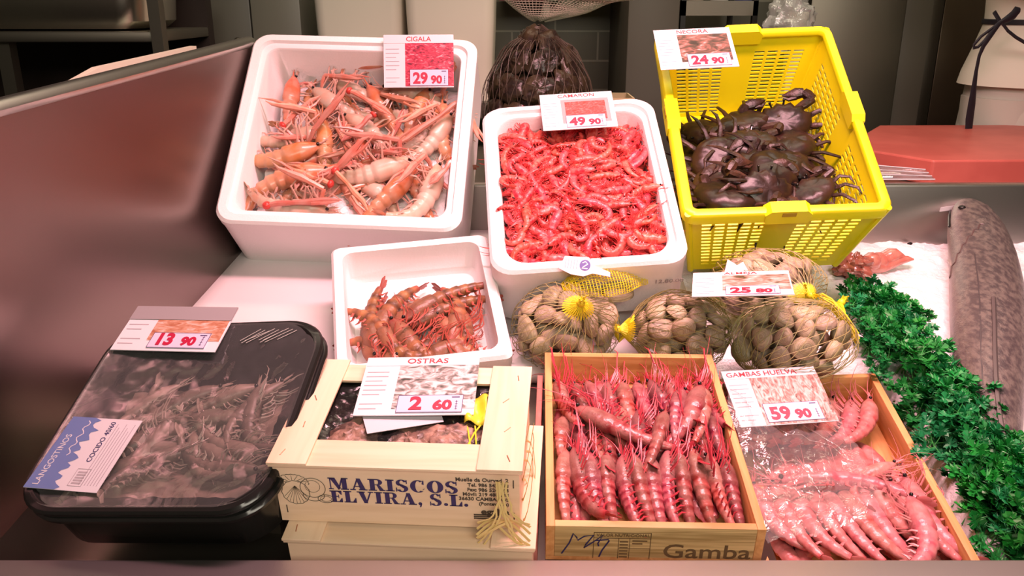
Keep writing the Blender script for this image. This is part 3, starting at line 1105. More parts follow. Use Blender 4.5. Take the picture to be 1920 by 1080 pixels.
# raffia tie hanging at the right front corner
mb = MB()
O_ = BX['oys']
for k in range(9):
    pts = []
    x0 = .112 + rnd(-.005, .005)
    for i in range(9):
        t = i / 8
        pts.append(O_ @ Vector((x0 + .022 * t * t * (1 if k % 3 else -1) + rnd(-.002, .002), -.004 - .004 * math.sin(3 * t) - rnd(0, .002) - .010 * t, -.012 - .075 * t + (.03 * t * t if k % 2 else 0))))
    mb.sweep(pts, .0010, .0003, n=4, up=(0, 1, .2))
for k in range(5):
    pts = [O_ @ Vector((.085 + .055 * t, -.012 - .006 * math.sin(t * 5 + k), -.083 + .018 * math.sin(t * 3.1 + k * .3) + .012 * t)) for t in [i / 7 for i in range(8)]]
    mb.sweep(pts, .0016, .0003, n=4, up=(0, 1, .2))
for k in range(5):
    pts = [O_ @ Vector((.1345 + .006 * math.sin(t * 4 + k), .03 + k * .015 + .02 * math.sin(t * 6 + k), -.0 - .09 * t)) for t in [i / 7 for i in range(8)]]
    mb.sweep(pts, .0014, .0004, n=4, up=(1, 0, .2))
tag(mb.build('raffia_tie', MT['raffia']), 'loose raffia strands tied round the right corner of the oyster crates', 'raffia')

# liner, oysters, slip and yellow tag in the top crate
MT['liner'] = mat('dark liner film', (0.012, 0.009, 0.008), rough=.2, bump=0.6, bscale=45, spec=.5)
mb = MB()


def liner_p(a, b_):
    x, y = -.118 + .236 * a, .012 + .164 * b_
    e = min(a, 1 - a, b_, 1 - b_)
    zz = -.030 + .014 * max(0, 1 - e / .12) + .006 * mnoise.noise(Vector((x * 60, y * 60, 1))) + .004 * mnoise.noise(Vector((x * 140, y * 140, 5)))
    return Vector((x, y, zz))


mb.grid(liner_p, 60, 44)
mb.build('liner', MT['liner'], c1)
MT['oyster'] = mat('oyster shell', (0.40, 0.24, 0.18), rough=.4, color2=(.10, .06, .05), nscale=60, bump=.7, bscale=70, var=.15)
for (x, y, s, rz, lab) in ((-.058, .068, 1.15, 60, 'oyster shell at the left front of the open crate lid'), (.050, .066, 1.35, 10, 'largest brown oyster shell at the right front of the open crate lid'), (.004, .060, 1.0, 80, 'dark oyster between two larger shells in the open crate'), (.090, .105, .9, 120, 'oyster shell under the yellow band in the crate'), (-.005, .115, 1.1, 30, 'oyster under the OSTRAS card near the back rail')):
    q_ = on_local(O_, 0, 0, 0) if False else None
    o = blob((0, 0, 0), (.030 * s, .021 * s, .010 * s), x * 50, .30, MT['oyster'], 'oyster', 36, 22, 2.4, M=O_ @ Matrix.Translation((x, y, -.020)) @ Matrix.Rotation(R(rz), 4, 'Z'))
    tag(o, lab, 'oyster', 'oysters in the top crate')
mb = MB()
mb.poly([(-.040, .058), (.040, .083), (.036, .095), (-.052, .088)], 0, .0006)
tag(mb.build('paper_slip', MT['label_white'], M=O_ @ Matrix.Translation((0, 0, -.006)), smooth=False), 'folded white paper slip under the OSTRAS card in the crate', 'paper')
mb = MB()
mb.grid(lambda a, b_: Vector((.063 + .022 * a, .080 + .055 * b_, -.004 + .004 * math.sin(6 * a + 3 * b_) + .003 * math.sin(11 * b_))), 10, 14)
for q0, q1 in (((.066, .082), (.074, .045)), ((.082, .084), (.070, .043)), ((.075, .081), (.080, .047))):
    mb.sweep([Vector((q0[0], q0[1], -.008)), Vector(((q0[0] + q1[0]) / 2, (q0[1] + q1[1]) / 2, -.005)), Vector((q1[0], q1[1], -.009))], .0009, n=5)
yt = mb.build('yellow_band', mat('yellow band', (.85, .72, .05), rough=.35), M=O_)
s_ = yt.modifiers.new('s', 'SOLIDIFY')
s_.thickness = .0006
tag(yt, 'crumpled yellow band tag in the oyster crate, right of the card', 'tag')
mb = MB()
mb.grid(lambda a, b_: Vector((-.092 + .186 * a, .038 + .118 * b_, -.0105 + .005 * mnoise.noise(Vector((a * 5, b_ * 4, 2))) + .0025 * mnoise.noise(Vector((a * 13, b_ * 11, 7))))), 60, 44)
fl_ = mb.build('film', film_mat('crate film', (.95, .93, .91), haze=.012, bump=.5, bscale=50, gloss=.02, rough=.05, fres=.25), c1)

# ---------------------------------------------------------------- black trays
TW, TD, TH = .285, .284, .068


def tray(M, label, w, d, h, film):
    b = MB()
    r0 = .052
    lp = [rrect(-w / 2 + .018, w / 2 - .018, .018, d - .018, r0 * .9, -h, 9), rrect(-w / 2 + .013, w / 2 - .013, .013, d - .013, r0 * .9, -h + .006, 9),
          rrect(-w / 2 + .009, w / 2 - .009, .009, d - .009, r0, -.016, 9), rrect(-w / 2 + .008, w / 2 - .008, .008, d - .008, r0, -.015, 9),
          rrect(-w / 2 + .007, w / 2 - .007, .007, d - .007, r0, -.007, 9), rrect(-w / 2 + .001, w / 2 - .001, .001, d - .001, r0, -.008, 9),
          rrect(-w / 2, w / 2, 0, d, r0, -.003, 9), rrect(-w / 2 + .002, w / 2 - .002, .002, d - .002, r0, 0, 9),
          rrect(-w / 2 + .008, w / 2 - .008, .008, d - .008, r0, .001, 9), rrect(-w / 2 + .011, w / 2 - .011, .011, d - .011, r0, -.002, 9),
          rrect(-w / 2 + .024, w / 2 - .024, .024, d - .024, r0 * .9, -h + .009, 9), rrect(-w / 2 + .034, w / 2 - .034, .034, d - .034, r0 * .9, -h + .003, 9)]
    b.loops(lp, True, True)
    o = b.build('plastic_tray', MT['black_plastic'], M=M)
    tag(o, label, 'tray', 'black plastic prawn trays')
    if film:
        b = MB()
        W_, D_ = w - .012, d - .012

        def fp_(a, b2):
            x, y = -W_ / 2 + W_ * a, .006 + D_ * b2
            # keep inside the rounded outline
            cxx = max(abs(x) - (W_ / 2 - r0), 0)
            cyy = max(abs(y - d / 2) - (D_ / 2 - r0), 0)
            L_ = math.hypot(cxx, cyy)
            if L_ > r0 and cxx > 0 and cyy > 0:
                k = r0 / L_
                x = math.copysign(W_ / 2 - r0 + cxx * k, x)
                y = d / 2 + math.copysign(D_ / 2 - r0 + cyy * k, y - d / 2)
            e = min(a, 1 - a, b2, 1 - b2)
            zz = .0015 - .006 * min(e / .18, 1) + (.0028 * mnoise.noise(Vector((x * 22, y * 22, 3))) + .0012 * mnoise.noise(Vector((x * 70, y * 60, 8)))) * min(e / .1, 1)
            return Vector((x, y, zz))

        b.grid(fp_, 70, 70)
        b.build('film', MT['film'], o)
        # drawn creases near corners
        for k in range(9):
            x = .055 + k * .006
            b = MB().sweep([Vector((x, d - .016 - .002 * (k % 3), .0005)), Vector((x - .022 - .003 * (k % 4), d - .034 - .004 * (k % 2), -.0012))], .0005, .0002, n=4)
            b.build('film_crease', MT['crease'], o)
        for k in range(8):
            y = .06 + k * .010
            b = MB().sweep([Vector((-w / 2 + .012, y, .0008)), Vector((-w / 2 + .026, y - .012, -.001))], .0004, .0002, n=4)
            b.build('film_crease', MT['crease'], o)
    return o


TM = BX['tray']
MT['crease'] = mat('film crease', (.45, .44, .40), rough=.15)
t1 = tray(TM, 'black tray of grey prawns under clear film at the left front', TW, TD, TH, True)
t2 = tray(TM @ Matrix.Translation((.003, -.001, -.011)), 'lower black tray nested beneath the film-covered prawn tray', TW, TD, TH, False)
# plate that props up the trays
mb = MB()
fr = [TM @ Vector(p) for p in ((-.10, .10, -.081), (.10, .10, -.081), (.10, .235, -.081), (-.10, .235, -.081))]
lo = [Vector((p.x, p.y, bed_z(p.y, -.022))) for p in fr]
mb.loops([lo, fr], True, True)
struct(mb.build('trim_tray_prop', MT['steel_dark'], smooth=False))

# sticker on the film
ps = [on_local(TM, *p, .002) for p in ((143, 780), (271, 793), (178, 922), (40, 917))]
TL, TR, BR_, BL_ = ps
xa = ((TR - TL) + (BR_ - BL_)) / 2
ya = ((TL - BL_) + (TR - BR_)) / 2
cen = (TL + TR + BR_ + BL_) / 4
ang = math.atan2(xa.y, xa.x)
SW, SH = xa.length, ya.length
print('sticker', SW, SH, math.degrees(ang), math.degrees(math.atan2(ya.y, ya.x)))
SM = Matrix.Translation((cen.x, cen.y, .0025)) @ Matrix.Rotation(ang, 4, 'Z')
mb = MB()
shy = (ya.x * math.cos(ang) + ya.y * math.sin(ang)) / SH
mb.box(-SW / 2, SW / 2, -SH / 2, SH / 2, 0, .0006)
st = mb.build('sticker', MT['label_white'], t1, SM)
st['label'] = 'white and blue product label on the film'
mb = MB()
n_ = 28
edge = [(-SW / 2 + SW * (.40 + .05 * math.sin(i * 1.7) + .03 * math.sin(i * .6 + 1) + .02 * math.sin(i * 3.1)), -SH / 2 + SH * i / n_) for i in range(n_ + 1)]
for i in range(n_):
    (a, y0), (b_, y1) = edge[i], edge[i + 1]
    mb.add([(-SW / 2, y0, .0009), (a, y0, .0009), (b_, y1, .0009), (-SW / 2, y1, .0009)], [(0, 1, 2, 3)])
mb.build('blue_band', MT['label_blue'], st, smooth=False)
mb = MB()
pw = [Vector((-SW / 2 + SW * (.28 + .03 * math.sin(i * 1.4)), -SH / 2 + SH * (.45 + .5 * i / 16), .0011)) for i in range(17)]
mb.sweep(pw, .0006, .0002, n=4)
mb.build('wave_line', MT['label_white'], st)
RZ = Matrix.Rotation(R(90), 4, 'Z')
link('label_title', text_mesh('LANGOSTINOS', .0105, MT['label_white'], depth=.0002, sx=.95), st, Matrix.Translation((-SW / 2 + .015, -SH / 2 + .004, .0010)) @ RZ)
link('label_text', text_mesh('COCIDO 40/60', .0085, MT['ink_blue'], depth=.0002), st, Matrix.Translation((-SW / 2 + SW * .66, -SH / 2 + SH * .38, .0008)) @ RZ)
mb = MB()
for k in range(7):
    x = -SW / 2 + SW * (.70 + .04 * k)
    mb.box(x, x + .0007, -SH / 2 + SH * .08, -SH / 2 + SH * (.93 - .05 * (k % 3)), .0006, .0009)
x, y = -SW / 2 + SW * .56, -SH / 2 + SH * .06
for a in ((x, x + .016, y, y + .0006), (x, x + .016, y + .022, y + .0226), (x, x + .0006, y, y + .022), (x + .016, x + .0166, y, y + .0226)):
    mb.box(*a, .0006, .0009)
for k in range(5):
    mb.box(x + .003, x + .014, y + .003 + k * .0035, y + .005 + k * .0035, .0006, .0009)
mb.build('label_lines', MT['print_grey'], st)
# ================================================================== SEAFOOD
MT['gamba'] = mat('red prawn', (0.32, 0.05, 0.06), rough=.26, spec=.5, var=.28, hue=.015, bump=.35, bscale=130,
                  ramp=[(0, (.38, .02, .035))] + [(.06 + .1 * k + dk, c) for k in range(6) for dk, c in ((0, (.40, .075, .085)), (.07, (.22, .018, .028)))] + [(.70, (.24, .055, .055)), (.86, (.20, .085, .070)), (1, (.38, .03, .045))], color2=(.34, .15, .135), nscale=45, noise=.8)
MT['gamba_leg'] = mat('red prawn legs', (.46, .04, .06), rough=.35, var=.25)
MT['pale'] = mat('pale prawn', (0.50, 0.20, 0.19), rough=.30, spec=.5, var=.14, hue=.012, bump=.3, bscale=120,
                 ramp=[(0, (.52, .07, .08))] + [(.06 + .1 * k + dk, c) for k in range(6) for dk, c in ((0, (.54, .165, .16)), (.07, (.46, .08, .09)))] + [(.70, (.42, .13, .125)), (.86, (.38, .18, .155)), (1, (.52, .08, .085))], color2=(.56, .25, .235), nscale=70, noise=.7)
MT['pale_leg'] = mat('pale prawn legs', (.60, .19, .19), rough=.35, var=.15)
MT['camaron'] = mat('small red shrimp', (0.66, 0.10, 0.08), rough=.30, spec=.45, var=.22, hue=.009,
                    ramp=[(0, (.55, .018, .022)), (.3, (.66, .065, .06)), (.62, (.64, .07, .065)), (.72, (.46, .02, .025)), (1, (.55, .018, .022))], color2=(.68, .17, .14), nscale=130, noise=.6, bump=.3, bscale=200)
MT['camaron_leg'] = mat('shrimp feelers', (.60, .045, .045), rough=.3)
MT['tiger'] = mat('brown prawn', (0.26, 0.10, 0.05), rough=.36, spec=.4, var=.22, bump=.3, bscale=110,
                  ramp=[(i / 12, c) for i, c in enumerate(((.26, .04, .04), (.30, .12, .05), (.085, .040, .024), (.36, .17, .06), (.085, .040, .024), (.32, .14, .055), (.085, .040, .024), (.30, .12, .05), (.16, .075, .045), (.20, .09, .05), (.24, .11, .06), (.22, .08, .05), (.30, .06, .05)))], color2=(.34, .12, .06), nscale=80, noise=.3)
MT['tiger_leg'] = mat('brown prawn legs', (.36, .075, .05), rough=.4)
MT['grey_prawn'] = mat('grey prawn', (0.125, 0.090, 0.076), rough=.4, spec=.4, var=.25, color2=(.20, .145, .12), nscale=60, noise=.7)
MT['grey_leg'] = mat('grey prawn legs', (.26, .20, .17), rough=.4)
MT['lang'] = mat('langoustine shell', (0.62, 0.30, 0.16), rough=.3, spec=.6, var=.10, hue=.012, coat=.12,
                 ramp=[(0, (.60, .16, .05)), (.18, (.62, .19, .06)), (.45, (.58, .28, .16)), (.62, (.58, .24, .12)), (.82, (.60, .17, .06)), (1, (.60, .12, .045))], color2=(.58, .36, .26), nscale=60, noise=.45)
MT['lang_pale'] = mat('langoustine pale side', (0.68, 0.52, 0.40), rough=.35, spec=.5, var=.10, coat=.1, ramp=[(0, (.58, .22, .12)), (.3, (.60, .38, .28)), (.65, (.60, .42, .33)), (1, (.56, .26, .16))], color2=(.50, .46, .36), nscale=60, noise=.6)
MT['lang_claw'] = mat('langoustine claw', (0.58, 0.27, 0.20), rough=.3, var=.2, hue=.012, coat=.1, color2=(.56, .14, .08), nscale=40, noise=.7)
MT['lang_leg'] = mat('langoustine legs', (.60, .34, .27), rough=.35)
MT['eye'] = mat('black eye', (.008, .006, .006), rough=.12)
MT['crab'] = mat('brown crab shell', (0.016, 0.009, 0.006), rough=.34, spec=.4, var=.4, hue=.02, color2=(.042, .018, .012), nscale=40, noise=.7, bump=.2, bscale=70)
MT['crab_leg'] = mat('brown crab legs', (0.022, 0.010, 0.007), rough=.36, spec=.4, var=.3, color2=(.08, .034, .022), nscale=50, noise=.5, bump=.3, bscale=150)
MT['clam'] = mat('clam shell', (0.42, 0.35, 0.25), rough=.5, var=.24, hue=.02, bump=.25, bscale=150,
                 ramp=[(0, (.26, .19, .11)), (.2, (.50, .41, .25)), (.4, (.22, .165, .105)), (.55, (.55, .47, .30)), (.75, (.30, .235, .15)), (1, (.54, .47, .33))], color2=(.24, .18, .13), nscale=70, noise=.5)


def prawn_mesh(L, bend, fat, rost=1.0, head_bend=0.0, nu=12, seg=.14, thick=.82, whisk=1.0, legl=1.0):
    """body lies in xy, belly towards -y, head towards +x; returns builders of body, tail fan, legs, antennae, eyes"""
    ab, ca = L * .60, L * .40
    na, nc = 31, 12
    pts = [Vector((0, 0, 0))]
    for i in range(1, na):
        t = i / (na - 1)
        phi = bend * (t ** 1.25)
        pts.append(pts[-1] - Vector((math.cos(phi), math.sin(phi), 0)) * (ab / (na - 1)))
    back = pts[::-1]
    fw = [Vector((0, 0, 0))]
    for i in range(1, nc):
        a = -head_bend * i / (nc - 1)
        fw.append(fw[-1] + Vector((math.cos(a), math.sin(a), 0)) * (ca / (nc - 1)))
    path = back + fw[1:]
    n = len(path)
    ra, us = [], []
    for i in range(n):
        if i < na:
            t = i / (na - 1)
            r_ = fat * L * (.36 + .64 * t ** .8)
            ph = 1 - (t * 6.0) % 1.0          # each ring overlaps the one behind it
            r_ *= 1 + seg * (ph - .6)
            us.append(.66 * t)
        else:
            t = (i - na + 1) / (nc - 1)
            r_ = fat * L * (1.14 - .16 * t - .80 * (max(0, t - .50) / .50) ** 1.5 * .85)
            us.append(.68 + .32 * t)
        ra.append(max(r_, .0012))
    body = MB()
    up = Vector((0, 0, 1))
    lps = []
    for i, p in enumerate(path):
        t_ = (path[min(i + 1, n - 1)] - path[max(i - 1, 0)]).normalized()
        nn = up.cross(t_).normalized()
        lp = []
        for j in range(nu):
            a = 2 * math.pi * j / nu
            c_, s_ = math.cos(a), math.sin(a)
            k = 1.0 if c_ > -.3 else .86       # flatter belly
            crest = 1 + (.05 if c_ > .9 else 0)
            lp.append(p + nn * (ra[i] * c_ * k * crest) + up * (ra[i] * thick * s_ * (1 - .12 * max(0, c_))))
        lps.append(lp)
    body.loops(lps, True, True, us)
    h = fw[-1]
    d = (fw[-1] - fw[-2]).normalized()
    s = Vector((-d.y, d.x, 0))
    topr = h + s * ra[-1] * .7
    q0 = fw[nc // 2] + s * fat * L * .98
    body.sweep([q0, topr + s * L * .008, topr + d * L * .08 * rost + s * L * .006, topr + d * L * .17 * rost + s * L * .022], [L * .012, L * .013, L * .007, L * .001], n=5, u=[.9, .95, .98, 1])
    tf = MB()
    t0, tdir = back[0], (back[0] - back[1]).normalized()
    ts = Vector((-tdir.y, tdir.x, 0))
    for k, (o, l) in enumerate(((-1, .13), (-.5, .16), (0, .13), (.5, .16), (1, .13))):
        dd = (tdir + Vector((0, 0, 1)) * o * .48 + ts * .05 * abs(o)).normalized()
        ll = L * l
        tf.sweep([t0 - tdir * L * .01, t0 + dd * ll * .45, t0 + dd * ll * .85, t0 + dd * ll], [L * .014, L * .028, L * .026, L * .008], [L * .010, L * .006, L * .005, L * .003], n=6, up=ts)
    lg = MB()
    for i in range(5):
        j = int(4 + (i + .5) * (na - 6) / 5)
        p, a = path[j], (path[j + 1] - path[j - 1]).normalized()
        s_ = Vector((-a.y, a.x, 0))
        for sg in (-1, 1):
            b = p - s_ * ra[j] * .7 + Vector((0, 0, sg * ra[j] * .5))
            lg.sweep([b, b - s_ * L * .045 + a * L * .006, b - s_ * L * .085 - a * L * .020 + Vector((0, 0, sg * L * .012))], [L * .015, L * .014, L * .003], [L * .008, L * .006, L * .002], n=5)
    for i in range(6):
        j = na + i * (nc - 3) // 6
        p, a = path[j], (path[min(j + 1, n - 1)] - path[j - 1]).normalized()
        s_ = Vector((-a.y, a.x, 0))
        for sg in (-1, 1):
            b = p - s_ * ra[j] * .8 + Vector((0, 0, sg * ra[j] * .5))
            fwd = (.03 + .035 * i + rnd(-.03, .03)) * legl
            k1 = b - s_ * L * .085 * legl + a * L * fwd * .6 + Vector((0, 0, sg * L * .03))
            k2 = k1 - s_ * L * .03 + a * L * fwd + Vector((0, 0, sg * L * rnd(-.02, .03)))
            lg.sweep([b, k1, k2, k2 + a * L * .08 * legl + s_ * L * rnd(-.03, .05)], [L * .0095, L * .008, L * .006, L * .0025], n=4)
    an = []
    for sg in (-1, 1):
        m_ = MB()
        p = h + Vector((0, 0, sg * ra[-1] * .6))
        for w_i, (ln, th) in enumerate(((.055, .0065), (.030, .0048), (.022, .0050), (.040, .0048))):
            pp = [p]
            dv = (d + Vector((0, 0, rnd(.0, .5) * sg)) + s * rnd(-.45, .35)).normalized()
            cv = rnd(-.45, .45)
            cz = rnd(-.2, .2)
            for i in range(9):
                pp.append(pp[-1] + dv * L * ln * whisk)
                dv = (dv + s * cv * .5 + Vector((0, 0, cz * .4))).normalized()
            m_.sweep(pp, [L * th * (1 - i / 11) for i in range(10)], n=4)
        m_.sweep([p - d * L * .01, p + d * L * .07 - s * L * .01 + Vector((0, 0, sg * L * .012)), p + d * L * .13 - s * L * .02 + Vector((0, 0, sg * L * .014))], [L * .016, L * .019, L * .003], [L * .006, L * .006, L * .002], n=5)
        an.append(m_)
    ey = []
    for sg in (-1, 1):
        e = MB()
        e.ellipsoid(h + Vector((0, 0, sg * (ra[-1] * .9 + L * .008))) + s * ra[-1] * .3, (L * .021,) * 3, 8, 6)
        ey.append(e)
    return body, tf, lg, an, ey


def prawn_proto(key, body_m, leg_m, *a, full=True, **k):
    b, tf, lg, an, ey = prawn_mesh(*a, **k)
    parts = [(key, b.mesh(key, body_m, angle=60), None), ('tail_fan', tf.mesh('tail_fan', leg_m), 0), ('legs', lg.mesh('legs', leg_m), 0)]
    for m_ in an:
        parts.append(('antenna', m_.mesh('antenna', leg_m), 0))
    for m_ in ey:
        parts.append(('eye', m_.mesh('eye', MT['eye']), 0))
    return parts


# ------------------------------------------------- small red shrimps (camarones)
cam_protos = []
for k, (bend, fat) in enumerate(((2.3, .108), (2.9, .112), (1.5, .102), (1.9, .106), (3.2, .112), (1.1, .100))):
    b, tf, lg, an, ey = prawn_mesh(.071, bend, fat, rost=1.2, nu=10, seg=.14, whisk=.45)
    b.add(tf.v, tf.f, [0.0] * len(tf.v))
    fe = MB()
    for m_ in [lg] + an:
        fe.add(m_.v, m_.f)
    e2 = MB()
    for m_ in ey:
        e2.add(m_.v, m_.f)
    cam_protos.append([('shrimp', b.mesh('shrimp', MT['camaron'], angle=60), None), ('feelers', fe.mesh('feelers', MT['camaron_leg']), 0), ('eyes', e2.mesh('eyes', MT['eye']), 0)])
MC = BX['cam']
WI, Y0, Y1 = .125, .030, .346


def rr_in(x, y, r=.03):
    cx = max(abs(x) - (WI - r), 0)
    cy = max(Y0 + r - y, y - (Y1 - r), 0)
    return cx * cx + cy * cy < r * r


spots = []
layers = [(-.036, 92), (-.026, 100), (-.016, 108)]
for z0, cnt in layers:
    pts = []
    tries = 0
    md = .0225
    while len(pts) < cnt and tries < 20000:
        tries += 1
        if tries % 2500 == 0:
            md *= .93
        x, y = rnd(-WI + .015, WI - .015), rnd(Y0 + .015, Y1 - .015)
        if not rr_in(x, y):
            continue
        if all((x - p[0]) ** 2 + (y - p[1]) ** 2 > md * md for p in pts):
            pts.append((x, y))
    for x, y in pts:
        v = (y - Y0) / (Y1 - Y0)
        spots.append((x, y, z0 - .016 * v + .008 * math.sin(math.pi * v) + .004 * math.sin(x * 40) + rnd(-.004, .004)))
for x, y, z_ in spots:
    M_ = MC @ Matrix.Translation((x, y, z_)) @ Matrix.Rotation(rnd(0, 6.283), 4, 'Z') @ Matrix.Rotation(rnd(-.45, .45), 4, 'X') @ Matrix.Rotation(rnd(-.35, .35), 4, 'Y') @ Matrix.Rotation(math.pi if rnd(0, 1) < .5 else 0, 4, 'X') @ Matrix.Translation((.006, .008, 0))
    s_ = rnd(.86, 1.14)
    inst(random.choice(cam_protos), M_ @ Matrix.Diagonal((s_, s_, s_, 1)), 'small curled red shrimp in the heap in the white box under the CAMARON card', 'shrimp', 'small red shrimps in the white box')
# underlying mass
mb = MB()
src = cam_protos[2][0][1]
sv = [v.co.copy() for v in src.vertices]
sf = [tuple(p.vertices) for p in src.polygons]
for k in range(110):
    x, y = rnd(-.108, .108), rnd(.045, .33)
    if not rr_in(x, y, .04):
        continue
    Mx = Matrix.Translation((x, y, -.054 - .012 * y / .33)) @ Matrix.Rotation(rnd(0, 6.28), 4, 'Z') @ Matrix.Rotation(rnd(-.2, .2), 4, 'X')
    mb.add([Mx @ v for v in sv], sf, [.5] * len(sv))
mb.box(-.113, .113, .04, .335, -.092, -.064)
tag(mb.build('shrimp_mass', MT['camaron'], M=MC), 'deep mass of red shrimps beneath the top ones in the CAMARON box', 'shrimp', kind='stuff')

# ------------------------------------------------- red prawns in the Gamba box
gam_protos = [prawn_proto('red_prawn', MT['gamba'], MT['gamba_leg'], .118, bd, ft, rost=1.3, head_bend=hb, nu=12, seg=.16, whisk=1.15, legl=1.3) for bd, ft, hb in ((.55, .102, .1), (.85, .106, 0), (.35, .100, .15), (1.2, .104, .05))]
MG = BX['gam']
IN = GW / 2 - .0095


def side_word(i, n):
    if i < n / 2:
        return ORD[i] + ' from the left'
    return ORD[n - 1 - i] + ' from the right'


def fill_mass(M, x0, x1, y0, y1, z, n, parts, m_, name, label, cat):
    mb = MB()
    sv = [v.co.copy() for v in parts[0][1].vertices]
    sf = [tuple(p.vertices) for p in parts[0][1].polygons]
    for k in range(n):
        Mx = Matrix.Translation((rnd(x0, x1), rnd(y0, y1), z + rnd(-.004, .004))) @ Matrix.Rotation(R(90) + rnd(-.35, .35), 4, 'Z') @ Matrix.Rotation(rnd(-.3, .3), 4, 'X')
        mb.add([Mx @ v for v in sv], sf, [.5] * len(sv))
    return tag(mb.build(name, m_, M=M), label, cat, kind='stuff')


fill_mass(MG, -.088, .088, .092, .270, -.034, 64, gam_protos[2], MT['gamba'], 'prawn_layer', 'lower layer of red prawns beneath the visible rows in the Gamba box', 'prawn')
G = 'red prawns in the Gamba box'
rows = [('back', 10, .302, .185, -.020, -.012, 0), ('middle', 11, .232, .120, -.016, -.017, 1), ('front', 12, .146, .026, -.006, -.026, 2)]
for nm, n, yh, yt, zh, zt, ri in rows:
    for i in range(n):
        x = -IN + .011 + (2 * IN - .022) * i / (n - 1)
        dx = rnd(-.010, .010) + (.012 if ri == 0 else .001)
        j = rnd(-.008, .008)
        xt = min(max(x + dx, -IN + .009), IN - .009)
        M_ = lay(MG, (x - dx * .5, yh + j, zh + rnd(-.003, .003)), (xt, yt + j, zt), roll=rnd(38, 75) * (1 if (i + ri) % 3 else -1), scale=rnd(.93, 1.05))
        inst(gam_protos[2] if i in (0, n - 2, n - 1) else random.choice(gam_protos[:3]), M_, 'red prawn %s in the %s row of the Gamba box' % (side_word(i, n), nm), 'prawn', G)
for head, tail, roll, lab, pr in (((1068, 760), (1232, 838), 20, 'long red prawn lying diagonally on top in the Gamba box', 0),
                                  ((1250, 765), (1222, 862), 120, 'bright red prawn with its tail down at the centre top of the Gamba box', 2),
                                  ((1318, 715), (1278, 830), 150, 'curved red prawn on top, left of the right wall of the Gamba box', 1),
                                  ((1340, 720), (1318, 812), 160, 'red prawn on top against the right wall of the Gamba box', 2),
                                  ((1278, 730), (1262, 808), 40, 'greyish red prawn on top, left of the two curved ones in the Gamba box', 2)):
    h = on_local(MG, *head, .004)
    t_ = on_local(MG, *tail, .002)
    L_ = (h - t_).length
    for p_ in (h, t_):
        p_.x = min(p_.x, IN - .016)
    inst(gam_protos[pr], lay(MG, h, t_, roll=roll, scale=min(1.15, max(.95, L_ / .112))), lab, 'prawn', G)

# ------------------------------------------------- pale prawns in the right box
pal_protos = [prawn_proto('pink_prawn', MT['pale'], MT['pale_leg'], .130, bd, ft, rost=1.1, head_bend=hb, nu=12, seg=.15) for bd, ft, hb in ((.8, .104, .05), (1.3, .108, 0), (.45, .102, .12), (1.7, .106, 0))]
MR = RBOX
fill_mass(MR, -.082, .082, .060, .31, -.036, 48, pal_protos[2], MT['pale'], 'prawn_layer', 'lower layer of pink prawns beneath the visible rows under the film', 'prawn')
G = 'pale pink prawns in the right pine box'
IR = RB_W / 2 - .0095
for nm, n, yh, yt, zh, zt, ri in (('back', 8, .335, .235, -.014, -.014, 0), ('front', 10, .150, .034, -.008, -.014, 1)):
    for i in range(n):
        x = -IR + .014 + (2 * IR - .03) * i / (n - 1)
        dx = rnd(-.006, .006) + (-.026 if ri == 0 else .016)
        M_ = lay(MR, (x + (.008 if ri == 0 else -.008), yh + rnd(-.008, .008), zh + rnd(-.003, .003)), (min(max(x + dx, -IR + .012), IR - .014), yt + rnd(-.006, .006), zt), roll=(rnd(5, 40) if ri else rnd(170, 200)), scale=rnd(.92, 1.04))
        lab = 'pale pink prawn %s in the %s row of the right pine box' % (side_word(i, n), nm)
        inst(random.choice(pal_protos[:3] if ri else pal_protos[:2]), M_, lab, 'prawn', G)
for head, tail, roll, lab, pr, sc in (((1440, 900), (1690, 905), 185, 'long pink prawn lying crosswise between the two rows of the right box', 0, 1.25),
                                      ((1712, 948), (1752, 1040), 180, 'pink prawn against the right wall at the front of the right box', 1, 1.0),
                                      ((1655, 880), (1600, 905), 0, 'pink prawn curled at the right end of the crosswise one', 3, .8)):
    h = on_local(MR, *head, .002)
    t_ = on_local(MR, *tail, -.002)
    inst(pal_protos[pr], lay(MR, h, t_, roll=roll, scale=sc), lab, 'prawn', G)

# loose film over the left part of the right box
mb = MB()
corn = [(1392, 770), (1565, 765), (1665, 960), (1440, 1022)]
cl = [on_local(MR, *p, .010) for p in corn]
cl[0] = on_local(MR, 1352, 712, .062)


def sheet(a, b_):
    p = cl[0].lerp(cl[1], a).lerp(cl[3].lerp(cl[2], a), b_)
    n_ = .012 * mnoise.noise(Vector((a * 3.2, b_ * 3.2, 4))) + .006 * mnoise.noise(Vector((a * 9 + b_ * 5, b_ * 3, 2))) + .0025 * abs(mnoise.noise(Vector((a * 22, b_ * 18, 6))))
    ex = .010 * mnoise.noise(Vector((a * 6, b_ * 6, 20)))
    return Vector((p.x + ex, p.y + ex * .6, p.z + n_))


mb.grid(sheet, 70, 70)
fs = mb.build('plastic_film', MT['film_sheet'], M=MR)
tag(fs, 'crumpled clear film sheet over the left of the right pine box', 'film')
mb = MB()
for (a0, b0, a1, b1) in ((.02, .1, .95, .55), (.0, .42, .62, .66), (.02, .58, .45, .80), (.45, .60, .52, .78), (.25, .02, .98, .30), (.5, .1, .9, .5), (.1, .75, .7, .97)):
    mb.sweep([sheet(a0 + (a1 - a0) * t, b0 + (b1 - b0) * t) + Vector((0, 0, .0012)) for t in [i / 14 for i in range(15)]], .0007, .0004, n=5)
mb.build('fold_ridges', MT['film_sheet'], fs)

